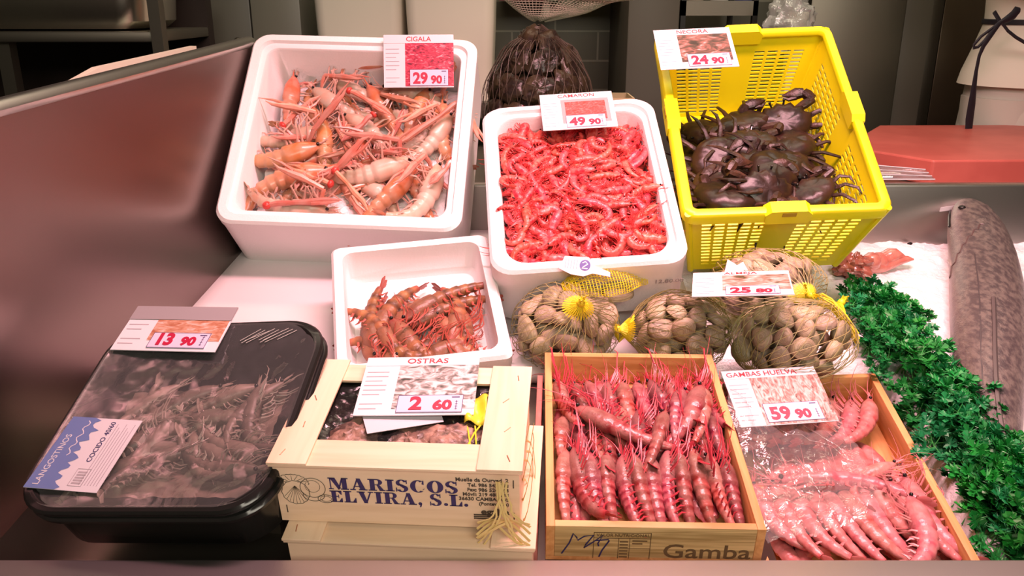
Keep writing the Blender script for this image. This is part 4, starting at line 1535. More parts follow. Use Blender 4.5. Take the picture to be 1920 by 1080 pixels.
# ------------------------------------------------- brown prawns
tig_protos = [prawn_proto('brown_prawn', MT['tiger'], MT['tiger_leg'], .145, bd, .112, rost=1.0, head_bend=hb, nu=12, seg=.2, whisk=.32) for bd, hb in ((1.0, .1), (1.6, 0), (.5, .15), (2.1, 0))]
MTg = BX['tig']
mb = MB()
mb.grid(lambda a, b_: Vector((-.088 + .176 * a, .030 + .150 * b_, -.056 + .010 * math.sin(math.pi * min(1, b_ * 1.1)) - .006 + .004 * mnoise.noise(Vector((a * 9, b_ * 9, 0))))), 30, 30)
tag(mb.build('crushed_ice', MT['ice_box'], M=MTg), 'crushed ice under the brown prawns in the small white box', 'ice', kind='stuff')
G = 'brown prawns in the small white box'
for (hx, hy, tx, ty, zz, roll, pr, lab) in (
    (880, 545, 770, 590, -.022, 180, 2, 'brown prawn reaching highest up the white floor of the box, tail to the right'),
    (668, 592, 690, 668, -.030, 190, 2, 'brown prawn standing along the left wall of the small box'),
    (735, 575, 690, 640, -.030, 150, 2, 'brown prawn beside the one along the left wall of the small box'),
    (800, 565, 735, 620, -.028, 160, 1, 'brown prawn under the highest one, head to the left'),
    (890, 570, 790, 600, -.026, 170, 2, 'brown prawn just below the highest one, parallel to it'),
    (780, 655, 735, 600, -.022, 20, 1, 'brown prawn bent over at the centre left of the heap'),
    (745, 665, 700, 620, -.024, 10, 0, 'striped brown prawn at the lower left of the heap'),
    (900, 640, 830, 605, -.024, 20, 1, 'brown prawn across the centre right of the heap'),
    (920, 640, 895, 580, -.028, 0, 2, 'brown prawn curved along the right wall of the small box'),
    (830, 660, 880, 640, -.022, 200, 3, 'brown prawn curled behind the crate lid, right of centre'),
    (800, 690, 760, 665, -.028, 0, 0, 'brown prawn half hidden by the OSTRAS card'),
    (915, 675, 860, 668, -.028, 10, 2, 'brown prawn at the lower right of the heap'),
    (660, 640, 680, 690, -.034, 190, 2, 'dark brown prawn in the lower left corner of the small box'),
    (850, 625, 800, 655, -.030, 30, 3, 'small brown prawn tucked in the middle of the heap'),
    (890, 600, 850, 625, -.020, 20, 0, 'brown prawn lying on top at the right of the heap, tail up'),
    (700, 690, 745, 665, -.030, 10, 1, 'brown prawn just behind the left of the OSTRAS card'),
    (930, 690, 900, 655, -.028, 190, 2, 'brown prawn in the lower right corner of the small box')):
    if not lab.startswith(('striped', 'small', 'brown prawn half')):
        hx, hy, tx, ty = tx, ty, hx, hy
    h = on_local(MTg, hx, hy, zz)
    t_ = on_local(MTg, tx, ty, zz - .002)
    t_ = h + (t_ - h).normalized() * .11
    for p_ in (h, t_):
        p_.x = min(max(p_.x, -.072), .064)
    inst(tig_protos[pr], lay(MTg, h, t_, roll=roll + rnd(-15, 15), scale=rnd(.9, 1.0)), lab, 'prawn', G)

# ------------------------------------------------- grey prawns under film in the tray
gr_protos = [prawn_proto('grey_prawn', MT['grey_prawn'], MT['grey_leg'], .125, bd, .090, nu=10, head_bend=.1, seg=.15, whisk=.12, legl=.7) for bd in (.8, 1.5, 1.1)]
G = 'grey prawns in the black tray'
cells = []
for r_i, (yy, nn) in enumerate(((.070, 4), (.105, 5), (.145, 5), (.180, 4))):
    for i in range(nn):
        cells.append((-.090 + .18 * (i + .5) / nn, yy, r_i, i, nn))
RW = ['front', 'second', 'third', 'back']
for x, y, r_i, i, nn in cells:
    a = rnd(0, 6.28)
    h = Vector((x + .05 * math.cos(a), y + .05 * math.sin(a), -.026 + rnd(-.005, .003)))
    t_ = Vector((x - .05 * math.cos(a), y - .05 * math.sin(a), -.028 + rnd(-.005, .003)))
    for p_ in (h, t_):
        p_.x = min(max(p_.x, -.10), .10)
        p_.y = min(max(p_.y, .070), .200)
    inst(random.choice(gr_protos), lay(TM, h, t_, roll=rnd(-30, 30) + (180 if rnd(0, 1) < .5 else 0), scale=rnd(.85, 1.0)), 'grey prawn %s in the %s row under the tray film' % (side_word(i, nn), RW[r_i]), 'prawn', G)
mb = MB()
mb.grid(lambda a, b_: Vector((-.10 + .20 * a, .045 + .155 * b_, -.037 + .006 * mnoise.noise(Vector((a * 12, b_ * 12, 3))))), 40, 40)
tag(mb.build('prawn_layer', MT['grey_prawn'], M=TM), 'grey prawn mass at the bottom of the film-covered tray', 'prawn', kind='stuff')

# ------------------------------------------------- langoustines
def lang_proto(bend, pale, cs, fold=False):
    L = .150
    b, tf, lg, an, ey = prawn_mesh(L, bend, .118, rost=1.2, nu=14, seg=.22, thick=.9, whisk=.5)
    bm_ = MT['lang_pale'] if pale else MT['lang']
    parts = [('langoustine', b.mesh('langoustine', bm_, angle=60), None), ('tail_fan', tf.mesh('tail_fan', MT['lang']), 0)]
    # long slender claws
    for sg in (-1, 1):
        m_ = MB()
        st_ = Vector((L * .31, -L * .07, sg * L * .05))
        e1 = st_ + Vector((L * .10, -L * .10 + L * .12 * cs, sg * L * .10))
        e2 = e1 + Vector((L * (.18 - .1 * abs(cs)), L * .12 * cs * sg, sg * L * .06))
        if fold:
            e1 = st_ + Vector((L * .05, -L * .12, sg * L * .10))
            e2 = e1 + Vector((-L * .16, -L * .06, sg * L * .06))
        m_.sweep([st_, (st_ + e1) / 2 + Vector((0, .003, 0)), e1], [L * .022, L * .026, L * .030], n=7)
        m_.sweep([e1, (e1 + e2) / 2, e2], [L * .030, L * .034, L * .036], n=7)
        dd = (e2 - e1).normalized()
        pl1 = e2 + dd * L * .16
        m_.sweep([e2, e2 + dd * L * .10, e2 + dd * L * .2 + Vector((0, L * .015, 0)), pl1 + dd * L * .22 + Vector((0, L * .03, 0)), pl1 + dd * L * .30], [L * .032, L * .046, L * .042, L * .020, L * .003], n=7)
        q0 = e2 + dd * L * .2 + Vector((0, -L * .03, 0))
        m_.sweep([q0, q0 + dd * L * .15 + Vector((0, -L * .02, 0)), q0 + dd * L * .34 + Vector((0, L * .0, 0))], [L * .022, L * .018, L * .003], n=6)
        parts.append(('claw', m_.mesh('claw', MT['lang_claw']), 0))
    parts.append(('legs', None, 0))
    l2 = MB()
    for i in range(5):
        for sg in (-1, 1):
            bp = Vector((L * (.06 + .06 * i), -L * .07, sg * L * .05))
            k1 = bp + Vector((L * rnd(-.12, .10), -L * .12, sg * L * .14))
            k2 = k1 + Vector((L * rnd(-.10, .18), -L * .12, -sg * L * .02))
            l2.sweep([bp, k1, k2, k2 + Vector((L * rnd(-.05, .1), -L * .08, 0))], [L * .014, L * .012, L * .010, L * .004], n=5)
    for i in range(5):
        for sg in (-1, 1):
            t = .12 + i * .1
            bp = Vector((-L * t, -L * .05 - L * bend * t * t * .55, sg * L * .05))
            l2.sweep([bp, bp + Vector((-L * .03, -L * .06, sg * L * .02)), bp + Vector((-L * .08, -L * .10, 0))], [L * .012, L * .011, L * .003], n=5)
    parts[-1] = ('legs', l2.mesh('legs', MT['lang_leg']), 0)
    for m_ in an:
        parts.append(('antenna', m_.mesh('antenna', MT['lang_leg']), 0))
    for m_ in ey:
        parts.append(('eye', m_.mesh('eye', MT['eye']), 0))
    return parts


lp_o = [lang_proto(.4, False, 0, True), lang_proto(1.0, False, .5), lang_proto(1.7, False, -.4, True)]
lp_p = [lang_proto(.8, True, .3, True), lang_proto(1.5, True, -.5, True)]
ML = BX['cig']
mb = MB()
mb.grid(lambda a, b_: Vector((-.168 + .336 * a, .042 + .318 * b_, -.075 - .030 * b_ + .012 * mnoise.noise(Vector((a * 8, b_ * 8, 1))) + .006 * mnoise.noise(Vector((a * 22, b_ * 22, 5))))), 50, 50)
tag(mb.build('crushed_ice', MT['ice_box'], M=ML), 'crushed ice showing between the langoustines in the large white box', 'ice', kind='stuff')
G = 'langoustines in the large white box'
# hidden lower ones first, then the ones lying on top
for k in range(20):
    x, y = -.135 + .27 * ((k % 5) + .5) / 5 + rnd(-.015, .015), .065 + .25 * ((k // 5) + .5) / 4 + rnd(-.015, .015)
    a = math.atan2(.19 - y, -x) + rnd(-.9, .9)
    zz = -.055 - .042 * y / .36
    h = Vector((x + .055 * math.cos(a), y + .055 * math.sin(a), zz))
    t_ = Vector((x - .055 * math.cos(a), y - .055 * math.sin(a), zz))
    for p_ in (h, t_):
        p_.x = min(max(p_.x, -.145), .145)
        p_.y = min(max(p_.y, .05), .34)
    inst(random.choice(lp_o + lp_p), lay(ML, h, t_, roll=rnd(-60, 60) + (180 if k % 2 else 0), scale=rnd(.75, .85)), 'langoustine partly buried in the lower layer of the CIGALA box', 'langoustine', G)


def lz(y):
    return -.028 - .050 * max(0, y) / .36


for (hx, hy, tx, ty, kind, roll, lab, sc) in (
    (606, 225, 610, 325, 'o0', 95, 'orange langoustine pointing straight up at the left centre of the CIGALA box', 1.0),
    (765, 335, 690, 408, 'o0', 90, 'smooth orange langoustine at the bottom front of the CIGALA box, right of centre', 1.0),
    (585, 325, 478, 345, 'o1', 20, 'orange langoustine curled against the left wall of the CIGALA box, lower one', 1.15),
    (560, 285, 475, 300, 'o1', 170, 'orange langoustine against the left wall, upper one of the pair', 1.05),
    (770, 300, 635, 345, 'p0', 185, 'pale langoustine with legs up across the centre of the CIGALA box', 1.1),
    (690, 160, 745, 250, 'o0', 80, 'orange langoustine slanting up left below the CIGALA card', 1.0),
    (795, 185, 765, 245, 'o1', 60, 'deep orange langoustine just below the right of the CIGALA card', .95),
    (730, 168, 825, 185, 'p1', 180, 'pale ribbed langoustine tail along the back under the CIGALA card', 1.0),
    (858, 205, 842, 290, 'o2', 30, 'orange langoustine along the right wall of the CIGALA box', 1.0),
    (585, 250, 515, 268, 'p0', 175, 'pale greenish langoustine at the upper left of the heap', .95),
    (600, 395, 500, 398, 'p0', 185, 'pale langoustine along the front left wall of the CIGALA box', 1.0),
    (825, 325, 785, 408, 'p1', 200, 'pinkish langoustine with spiny legs at the front right corner', 1.05),
    (552, 150, 540, 225, 'o0', 60, 'orange langoustine standing in the back left corner of the CIGALA box', .9),
    (600, 175, 655, 215, 'p0', 10, 'pale langoustine at the back left, beside the corner one', .9),
    (660, 225, 720, 265, 'p1', 160, 'pale langoustine in the centre under crossed claws', .9),
    (835, 240, 800, 280, 'p0', 190, 'pale langoustine with tangled legs at the right of the heap', .95),
    (640, 150, 700, 190, 'p1', 20, 'pale langoustine at the back centre left of the card', .9)):
    h = on_local(ML, hx, hy, -.03)
    h = on_local(ML, hx, hy, lz(h.y))
    t_ = on_local(ML, tx, ty, lz(h.y))
    h.x = min(max(h.x, -.150), .150)
    t_.x = min(max(t_.x, -.150), .150)
    h.y = min(max(h.y, .05), .345)
    t_.y = min(max(t_.y, .05), .345)
    pr = (lp_o if kind[0] == 'o' else lp_p)[int(kind[1])]
    inst(pr, lay(ML, h, t_, roll=roll, scale=sc), lab, 'langoustine', G)
# loose long claws lying over the heap
mb = MB()
L = .13
mb.sweep([(0, 0, 0), (.02, 0, .002), (.045, .002, 0), (.075, .001, 0), (.10, .003, 0), (.125, 0, 0)], [.0035, .0045, .0035, .0055, .0045, .0008], n=8)
mb.sweep([(.075, -.004, 0), (.10, -.006, 0), (.122, -.003, 0)], [.003, .0025, .0005], n=6)
clawmesh = mb.mesh('langoustine_claw', MT['lang_claw'])
mb = MB()
mb.ellipsoid((0, 0, 0), (.008, .007, .006), 8, 6)
tipmesh = mb.mesh('joint', mat('red joint', (.60, .05, .04), rough=.3))
for (ax, ay, bx, by, lab) in ((870, 185, 735, 275, 'long pale claw sloping down from the right wall of the CIGALA box'), (628, 320, 690, 395, 'long pale claw hanging over the front centre of the heap'), (620, 345, 535, 310, 'pale claw lying over the left pair of langoustines'),
                              (700, 215, 640, 265, 'orange claw crossing the centre of the heap'), (500, 385, 640, 375, 'long pale claw along the front of the heap'), (530, 235, 600, 180, 'pale claw at the upper left of the heap'),
                              (850, 300, 805, 345, 'pink claw at the right side of the heap'), (655, 170, 735, 215, 'pale claw sloping below the left edge of the card')):
    h = on_local(ML, bx, by, -.03)
    zc = lz(h.y) + .024
    h = on_local(ML, bx, by, zc)
    t_ = on_local(ML, ax, ay, zc + .004)
    l_ = (h - t_).length
    M_ = lay(ML, h, t_, roll=rnd(-40, 40)) @ Matrix.Diagonal((l_ / .125, 1.15, 1.15, 1)) @ Matrix.Translation((-.0625, 0, 0))
    inst([('langoustine_claw', clawmesh, None), ('joint', tipmesh, 0)], M_, lab, 'claw', 'loose langoustine claws on the heap')

# ------------------------------------------------- crabs
def crab_proto(w=.078):
    b = MB()
    nu_, nv_ = 28, 12
    vs, fs = [], []
    for i in range(nv_ + 1):
        th = math.pi * i / nv_
        for j in range(nu_):
            a = 2 * math.pi * j / nu_
            ca, sa = math.cos(a), math.sin(a)
            # fan outline, toothed front edge
            rr = 1 + (.08 * (1 if j % 2 else -1) if sa > .05 else 0)
            x = w * .5 * ca * rr * (1.0 if sa > -.2 else 1 - .28 * (-sa - .2))
            y = w * .38 * sa * rr * (1.0 if sa > 0 else 1.05)
            k = math.sin(th) ** .6
            zz = math.cos(th) * w * (.17 if th < math.pi / 2 else .12)
            g = 1 + .22 * mnoise.noise(Vector((x * k * 60, y * k * 60, 3))) + .16 * mnoise.noise(Vector((x * k * 130, y * k * 130, 9)))
            vs.append((x * k, y * k, zz * g))
    for i in range(nv_):
        for j in range(nu_):
            k = (j + 1) % nu_
            fs.append((i * nu_ + j, (i + 1) * nu_ + j, (i + 1) * nu_ + k, i * nu_ + k))
    b.add(vs, fs)
    parts = [('crab', b.mesh('crab', MT['crab'], angle=50), None)]
    for sg in (-1, 1):
        m_ = MB()
        p0 = Vector((sg * w * .30, w * .24, -.004))
        p1 = Vector((sg * w * .62, w * .34, 0))
        p2 = Vector((sg * w * .50, w * .50, -.002))
        p3 = Vector((sg * w * .14, w * .54, -.004))
        m_.sweep([p0, p0.lerp(p1, .5), p1], [w * .06, w * .085, w * .07], n=8)
        m_.sweep([p1, p1.lerp(p2, .5), p2], [w * .07, w * .10, w * .085], n=8)
        m_.sweep([p2, p2.lerp(p3, .35), p2.lerp(p3, .7), p3], [w * .085, w * .11, w * .06, w * .008], [w * .07, w * .085, w * .05, w * .008], n=8)
        m_.sweep([p2.lerp(p3, .4) + Vector((0, -w * .07, 0)), p2.lerp(p3, .75) + Vector((0, -w * .09, 0)), p3 + Vector((0, -w * .04, 0))], [w * .045, w * .035, w * .006], n=6)
        parts.append(('claw', m_.mesh('claw', MT['crab_leg']), 0))
        for k in range(4):
            m_ = MB()
            a = R(12 - 28 * k)
            d = Vector((sg * math.cos(a), math.sin(a), 0))
            b0 = Vector((sg * w * .40 * math.cos(a), w * .28 * math.sin(a), -.006))
            k1 = b0 + d * w * .26 + Vector((0, -w * .02, w * .10))
            k2 = k1 + d * w * .16 + Vector((0, -w * .14, -w * .03))
            k3 = k2 + d * w * .02 + Vector((0, -w * .16, -w * .08))
            m_.sweep([b0, b0.lerp(k1, .5), k1, k1.lerp(k2, .6), k2, k3], [w * .035, w * .052, w * .042, w * .036, w * .034, w * .006], [w * .024, w * .032, w * .026, w * .022, w * .02, w * .005], n=7)
            parts.append(('leg', m_.mesh('leg', MT['crab_leg']), 0))
        e = MB()
        e.sweep([(sg * w * .10, w * .34, .006), (sg * w * .12, w * .40, .010)], w * .018, n=6)
        e.ellipsoid((sg * w * .12, w * .41, .011), (w * .025,) * 3, 8, 6)
        parts.append(('eye', e.mesh('eye', MT['eye']), 0))
    return parts


crabs = [crab_proto(.112), crab_proto(.102)]
MY = BX['yel']


def yz(x, y):
    return -.052 - .085 * min(1, max(0, (y - .03) / .36)) + .010 * math.sin(x * 30 + 1)


G = 'dark crabs in the yellow basket'
mb = MB()
mb.grid(lambda a, b_: (lambda x, y: Vector((x * (1 - .25 * b_ * 0), y, yz(x, y) - .036 + .012 * mnoise.noise(Vector((x * 40, y * 40, 2))))))(-.118 + .236 * a, .045 + .345 * b_), 40, 50)
tag(mb.build('crab_mass', MT['crab_leg'], M=MY), 'dark tangle of crab legs beneath the crabs in the yellow basket', 'crab', kind='stuff')
rowsC = [('front', .100, 3), ('second', .165, 4), ('third', .235, 3), ('back', .310, 3)]
for nm, y, n in rowsC:
    for i in range(n):
        x = -.076 + .152 * i / (n - 1) + rnd(-.008, .008)
        yy = y + rnd(-.012, .012)
        M_ = MY @ Matrix.Translation((x, yy, yz(x, yy) + rnd(-.006, .008))) @ Matrix.Rotation(rnd(0, 6.28), 4, 'Z') @ Matrix.Rotation(rnd(-.4, .4), 4, 'X') @ Matrix.Rotation(rnd(-.35, .35), 4, 'Y')
        s_ = rnd(.9, 1.12) * (.9 if i in (0, n - 1) else 1)
        inst(random.choice(crabs), M_ @ Matrix.Diagonal((s_, s_, s_, 1)), 'dark crab %s in the %s row of the yellow basket heap' % (side_word(i, n), nm), 'crab', G)

# ------------------------------------------------- clams in nets
def clam_mesh(w, seed):
    b = MB()
    nu_, nv_ = 22, 14
    vs, fs, us = [], [], []
    for i in range(nv_ + 1):
        th = math.pi * i / nv_
        for j in range(nu_):
            a = 2 * math.pi * j / nu_
            k = math.sin(th) ** .85
            ox = w * .5 * math.cos(a) * (1 + .06 * math.cos(a))
            oy = w * .40 * math.sin(a) - w * .05 * math.cos(2 * a)
            zz = math.cos(th) * w * .25 * (1 + .05 * math.sin(a))
            ridge = 1 + .030 * math.sin(th * 18)
            # umbo offset
            vs.append((ox * k * ridge, oy * k * ridge + w * .12 * abs(math.cos(th)), zz * ridge))
            us.append(.5 + .5 * math.sin(th * 8 + seed))
    for i in range(nv_):
        for j in range(nu_):
            k = (j + 1) % nu_
            fs.append((i * nu_ + j, (i + 1) * nu_ + j, (i + 1) * nu_ + k, i * nu_ + k))
    b.add(vs, fs, us)
    return b.mesh('clam', MT['clam'], angle=60)


clams = [clam_mesh(w_, s_) for w_, s_ in ((.038, 0), (.042, 1.3), (.035, 2.6), (.040, 4))]
MT['net'] = mat('net twine', (.28, .25, .09), rough=.5)
MT['net_yellow'] = mat('yellow net twine', (.80, .66, .02), rough=.5)
MT['net_cloth'] = mat('gathered yellow net', (.80, .68, .03), rough=.6, bump=.8, bscale=200)

rs = np.random.RandomState(5)


def clam_bag(cx, cy, rx, ry, rz, rot, knot_dir, label, place, ncl, lift=0.0, off=-.006, tail=None):
    c0_ = on_bed(cx, cy, off + rz * .85 + lift)
    M_ = Matrix.Translation(c0_) @ Matrix.Rotation(math.atan(SLOPE), 4, 'X') @ Matrix.Rotation(R(rot), 4, 'Z')
    r = empty('clam_net_bag', M_)
    tag(r, label, 'net bag', 'net bags of clams')
    kd = Vector(knot_dir).normalized()
    A_ = kd.to_track_quat('Z', 'X').to_matrix()
    mb1, mb2 = MB(), MB()
    N_ = 30
    S_ = 30

    def pt(th, ph):
        d_ = A_ @ Vector((math.sin(th) * math.cos(ph), math.sin(th) * math.sin(ph), math.cos(th)))
        q_ = Vector((d_.x * rx, d_.y * ry, d_.z * rz))
        k = 1.06 + .06 * mnoise.noise(d_ * 2.5 + Vector((cx * .01, 0, 0)))
        if th < .55:
            k += .30 * (1 - th / .55) ** 2
        return q_ * k

    for fam in (1, -1):
        for i in range(N_):
            pp = [pt(.06 + (math.pi - .12) * j / (S_ - 1), 2 * math.pi * i / N_ + fam * 1.1 * j / (S_ - 1)) for j in range(S_)]
            mb1.sweep(pp, .00055, n=3)
            mb2.sweep(pp[:3], .0006, n=3)
    net = mb1.build('net', MT['net'], r)
    # gathered knot
    kp = pt(.0, 0)
    for i in range(26):
        a = 2 * math.pi * i / 26 + rnd(-.1, .1)
        pp = [pt(.40 * (1 - t) + .02, a) for t in (0, .35, .7, 1)]
        pp.append(kp + kd * rnd(.004, .014) + Vector((rnd(-.006, .006), rnd(-.006, .006), rnd(-.003, .006))))
        mb2.sweep(pp[2:], .0009, n=3)
    mb2.ellipsoid(kp, (.006, .006, .006), 10, 8)
    mb2.build('yellow_knot', MT['net_yellow'], r)
    # pack the clams: relax points inside the ellipsoid
    P_ = rs.uniform(-1, 1, (ncl * 3, 3))
    P_ = P_[np.linalg.norm(P_, axis=1) < 1][:ncl] * .8
    sc_ = np.array([rx - .013, ry - .013, rz - .011])
    X = P_ * sc_
    dmin = .032
    for it in range(140):
        D = X[:, None] - X[None]
        dist = np.linalg.norm(D, axis=2) + np.eye(len(X))
        push = np.clip(dmin - dist, 0, None) * (1 - np.eye(len(X)))
        X = X + (D / dist[..., None] * push[..., None]).sum(1) * .35
        q_ = np.linalg.norm(X / sc_, axis=1)
        over = q_ > 1
        X[over] /= q_[over][:, None]
    for p_ in X:
        nrm_ = Vector((p_[0] / rx ** 2, p_[1] / ry ** 2, p_[2] / rz ** 2))
        nrm_ = nrm_.normalized() if nrm_.length > 0 else Vector((0, 0, 1))
        jit = Vector(rs.normal(0, .35, 3))
        A2 = (nrm_ + jit).normalized().to_track_quat('Z', 'Y').to_matrix().to_4x4()
        M2 = M_ @ Matrix.Translation(Vector(p_)) @ A2 @ Matrix.Rotation(rnd(0, 6.28), 4, 'Z')
        s2 = rnd(.85, 1.08)
        o = bpy.data.objects.new('clam', random.choice(clams))
        C.objects.link(o)
        o.matrix_world = M2 @ Matrix.Diagonal((s2, s2, s2, 1))
        tag(o, 'ridged brown clam inside the net bag %s' % place, 'clam', 'clams in the net bag %s' % place)
    return r, M_


bagA, MA = clam_bag(1060, 612, .078, .070, .062, 10, (.08, -.55, .83), 'net bag of clams left of the others, gathered at a yellow knot on top', 'left of the other bags', 46)
bagB, MBb = clam_bag(1275, 620, .072, .066, .054, -5, (-.95, -.25, .15), 'net bag of clams in the middle with its yellow end to the left', 'in the middle of the front two', 40)
bagC, MCc = clam_bag(1438, 535, .090, .062, .056, 0, (.35, -.85, .30), 'net bag of clams behind, under the ALMEJA card and the yellow basket', 'at the back under the clam card', 46, lift=.012)
bagD, MD = clam_bag(1487, 638, .088, .066, .056, 4, (.72, .55, .40), 'net bag of clams at the right against the parsley', 'at the right beside the parsley', 48)
# yellow neck of the left bag trailing up to the right
mb = MB()


def neck(a, b_):
    p0, p1 = Vector((-.002, .020, .052)), Vector((.135, .055, .040))
    p = p0.lerp(p1, a)
    wdt = .012 + .034 * math.sin(math.pi * min(1, a * 1.05)) + .014 * a
    ang_ = (b_ - .5) * 2.6
    return p + Vector((0, wdt * math.sin(ang_), wdt * .55 * math.cos(ang_) + .003 * mnoise.noise(Vector((a * 14, b_ * 14, 1)))))


nl = 26
for i in range(nl):
    mb.sweep([neck(t / 20, i / (nl - 1)) for t in range(21)], .0006, n=3)
for i in range(30):
    mb.sweep([neck(i / 29, t / 14) for t in range(15)], .0005, n=3)
mb.build('yellow_neck', MT['net_yellow'], bagA)
for (x, y, z_, l) in ((.085, .028, .030, 'clam lying apart in the yellow neck of the left net bag'),):
    o = bpy.data.objects.new('clam', clams[1])
    C.objects.link(o)
    o.matrix_world = MA @ Matrix.Translation((.088, .035, .030)) @ Matrix.Rotation(.5, 4, 'X') @ Matrix.Diagonal((1.2, 1.2, 1.2, 1))
    tag(o, l, 'clam', 'clams in the net bag left of the other bags')
# yellow neck of bag B and D
for bag, pts, rad in ((bagB, [(-.070, -.010, .02), (-.083, -.018, .006), (-.090, -.010, -.01), (-.096, .002, -.004)], .009), (bagD, [(.055, .050, .040), (.066, .040, .036), (.082, .018, .020), (.094, -.005, .002)], .009), (bagC, [(.030, -.058, .022), (.040, -.064, .012), (.036, -.066, .030)], .010)):
    mb = MB()
    pts = [Vector(p) for p in pts]
    for k in range(14):
        a = 6.28 * k / 14
        mb.sweep([p + Vector((0, math.cos(a) * rad * rnd(.7, 1.1), math.sin(a) * rad * rnd(.7, 1.1))) for p in pts], .0011, n=4)
    mb.build('yellow_neck', MT['net_yellow'], bag)
# white plastic tag with the blue logo on the left bag
mb = MB()
o0 = Vector((0, 0, 0))
pl_ = [(-.030, -.006), (-.024, .014), (.010, .016), (.020, .004), (.042, -.003), (.043, -.010), (.018, -.008), (.006, -.014), (-.012, -.013)]
mb.poly(pl_, 0, .0012)
tp = on_plane(MC @ Vector((0, -.002, .004)), MC.to_3x3() @ Vector((0, -.25, 1)), 1088, 503)
TGM = Matrix.Translation(tp + Vector((0, -.004, .003))) @ Matrix.Rotation(R(-14), 4, 'Z') @ Matrix.Rotation(R(48), 4, 'X') @ Matrix.Rotation(R(6), 4, 'Y')
tg_ = mb.mesh('tag', MT['label_white'], smooth=False)
tgo = link('tag', tg_, bagA, MA.inverted() @ TGM @ Matrix.Scale(1.05, 4))
tgo['label'] = 'white plastic tag with a round blue logo'
mb = MB()
mb.loops([[Vector((.006 + rr_ * math.cos(t * .314) * .9, .003 + rr_ * math.sin(t * .314), z_)) for t in range(20)] for rr_, z_ in ((.0085, .0012), (.0085, .0016))], True, True)
lg_ = mb.build('logo', MT['logo_blue'], tgo, smooth=False)
mb = MB()
mb.sweep([Vector(p) for p in ((.002, .006, .0018), (.006, .0085, .0018), (.0095, .005, .0018), (.004, .0, .0018), (.002, -.002, .0018), (.010, -.002, .0018))], .0009, .0002, n=4)
mb.build('logo_mark', MT['label_white'], lg_)
mb = MB()
for k in range(5):
    mb.box(-.022 + .004 * k, -.0212 + .004 * k, -.004, .010, .0012, .0015)
mb.build('print_lines', MT['print_grey'], tgo)
# small white tag on the middle bag, white slips in the back bag
mb = MB()
mb.poly([(-.013, -.008), (.014, -.009), (.012, .004), (.001, .012), (-.008, .003)], 0, .001)
q_ = on_bed(1232, 652, .035)
link('tag', mb.mesh('tag', MT['label_white'], smooth=False), bagB, MBb.inverted() @ Matrix.Translation(q_) @ Matrix.Rotation(R(40), 4, 'X'))
mb = MB()
mb.poly([(-.020, -.012), (.020, -.010), (.012, .010), (.002, .004), (-.012, .014)], 0, .001)
q_ = on_bed(1380, 502, .10)
link('tag', mb.mesh('tag', MT['label_white'], smooth=False), bagC, MCc.inverted() @ Matrix.Translation(q_) @ Matrix.Rotation(R(50), 4, 'X'))

# ------------------------------------------------- dark oyster sack behind
S0 = Matrix.Translation((0.055, 1.815, 1.237))
r = empty('oyster_sack', S0)
tag(r, 'dark mesh sack of oysters standing behind the small red shrimps', 'net bag')
mb = MB()


def sack(th, ph):
    d_ = Vector((math.sin(th) * math.cos(ph), math.sin(th) * math.sin(ph), math.cos(th)))
    k = 1.0 + .05 * mnoise.noise(d_ * 3)
    return Vector((d_.x * .118 * k, d_.y * .105 * k, .145 + d_.z * (.145 if d_.z < 0 else .155) * k + (.022 * max(0, 1 - th / .35) ** 2)))


for fam in (1, -1):
    for i in range(34):
        mb.sweep([sack(.05 + 3.0 * j / 27, 6.283 * i / 34 + fam * 1.0 * j / 27) for j in range(28)], .0006, n=3)
mb.build('net', mat('dark net', (.07, .05, .035), rough=.5), r)
MT['sieve'] = mat('grey green mesh', (.30, .27, .20), rough=.5)
mb = MB()


def flare(a, b_):
    ph = -2.6 + 4.2 * a
    rr_ = .012 + .20 * b_ ** .8
    x = rr_ * math.cos(ph) * 1.15 + .06 * b_
    y = rr_ * math.sin(ph) * .35 + .02
    return Vector((x, y, .325 + .13 * b_ - .055 * math.sin(a * 3.14) * b_ + .012 * mnoise.noise(Vector((a * 5, b_ * 4, 1)))))


for i in range(60):
    mb.sweep([flare(i / 59, j / 20) for j in range(21)], .0007, n=3)
for j in range(34):
    mb.sweep([flare(i / 40, (j + 1) / 34) for i in range(41)], .0007, n=3)
mb.build('loose_mesh', MT['sieve'], r)
MT['dark_oyster'] = mat('wet dark oyster', (.016, .010, .008), rough=.3, color2=(.045, .032, .016), nscale=30, noise=.8, bump=.5, bscale=60, var=.4, spec=.35)
ob = [blob((0, 0, 0), (.044, .032, .017), k * 7 + 1, .28, MT['dark_oyster'], 'oyster', 26, 16, 2.6) for k in range(3)]
meshes_o = [o.data for o in ob]
for o in ob:
    bpy.data.objects.remove(o)
rowsO = [(.030, 8, .085), (.085, 9, .098), (.140, 9, .098), (.195, 8, .090), (.245, 6, .066), (.280, 3, .03)]
for z_, n, rr_ in rowsO:
    for i in range(n):
        a = 6.283 * i / n + z_ * 20
        M2 = S0 @ Matrix.Translation((rr_ * math.cos(a) * .95, rr_ * math.sin(a) * .85, z_)) @ Matrix.Rotation(a, 4, 'Z') @ Matrix.Rotation(R(90) - (z_ - .14) * 4, 4, 'Y') @ Matrix.Rotation(rnd(0, 6.28), 4, 'Z')
        o = bpy.data.objects.new('oyster', random.choice(meshes_o))
        C.objects.link(o)
        s2 = rnd(.85, 1.1)
        o.matrix_world = M2 @ Matrix.Diagonal((s2, s2, s2, 1))
        tag(o, 'wet dark oyster inside the sack behind the display', 'oyster', 'oysters in the dark sack')
blobm = blob((0, 0, 0), (.085, .075, .115), 4, .1, MT['dark_oyster'], 'oyster_mass', M=S0 @ Matrix.Translation((0, 0, .14)))
tag(blobm, 'dark mass of oysters deep inside the sack', 'oyster', kind='stuff')

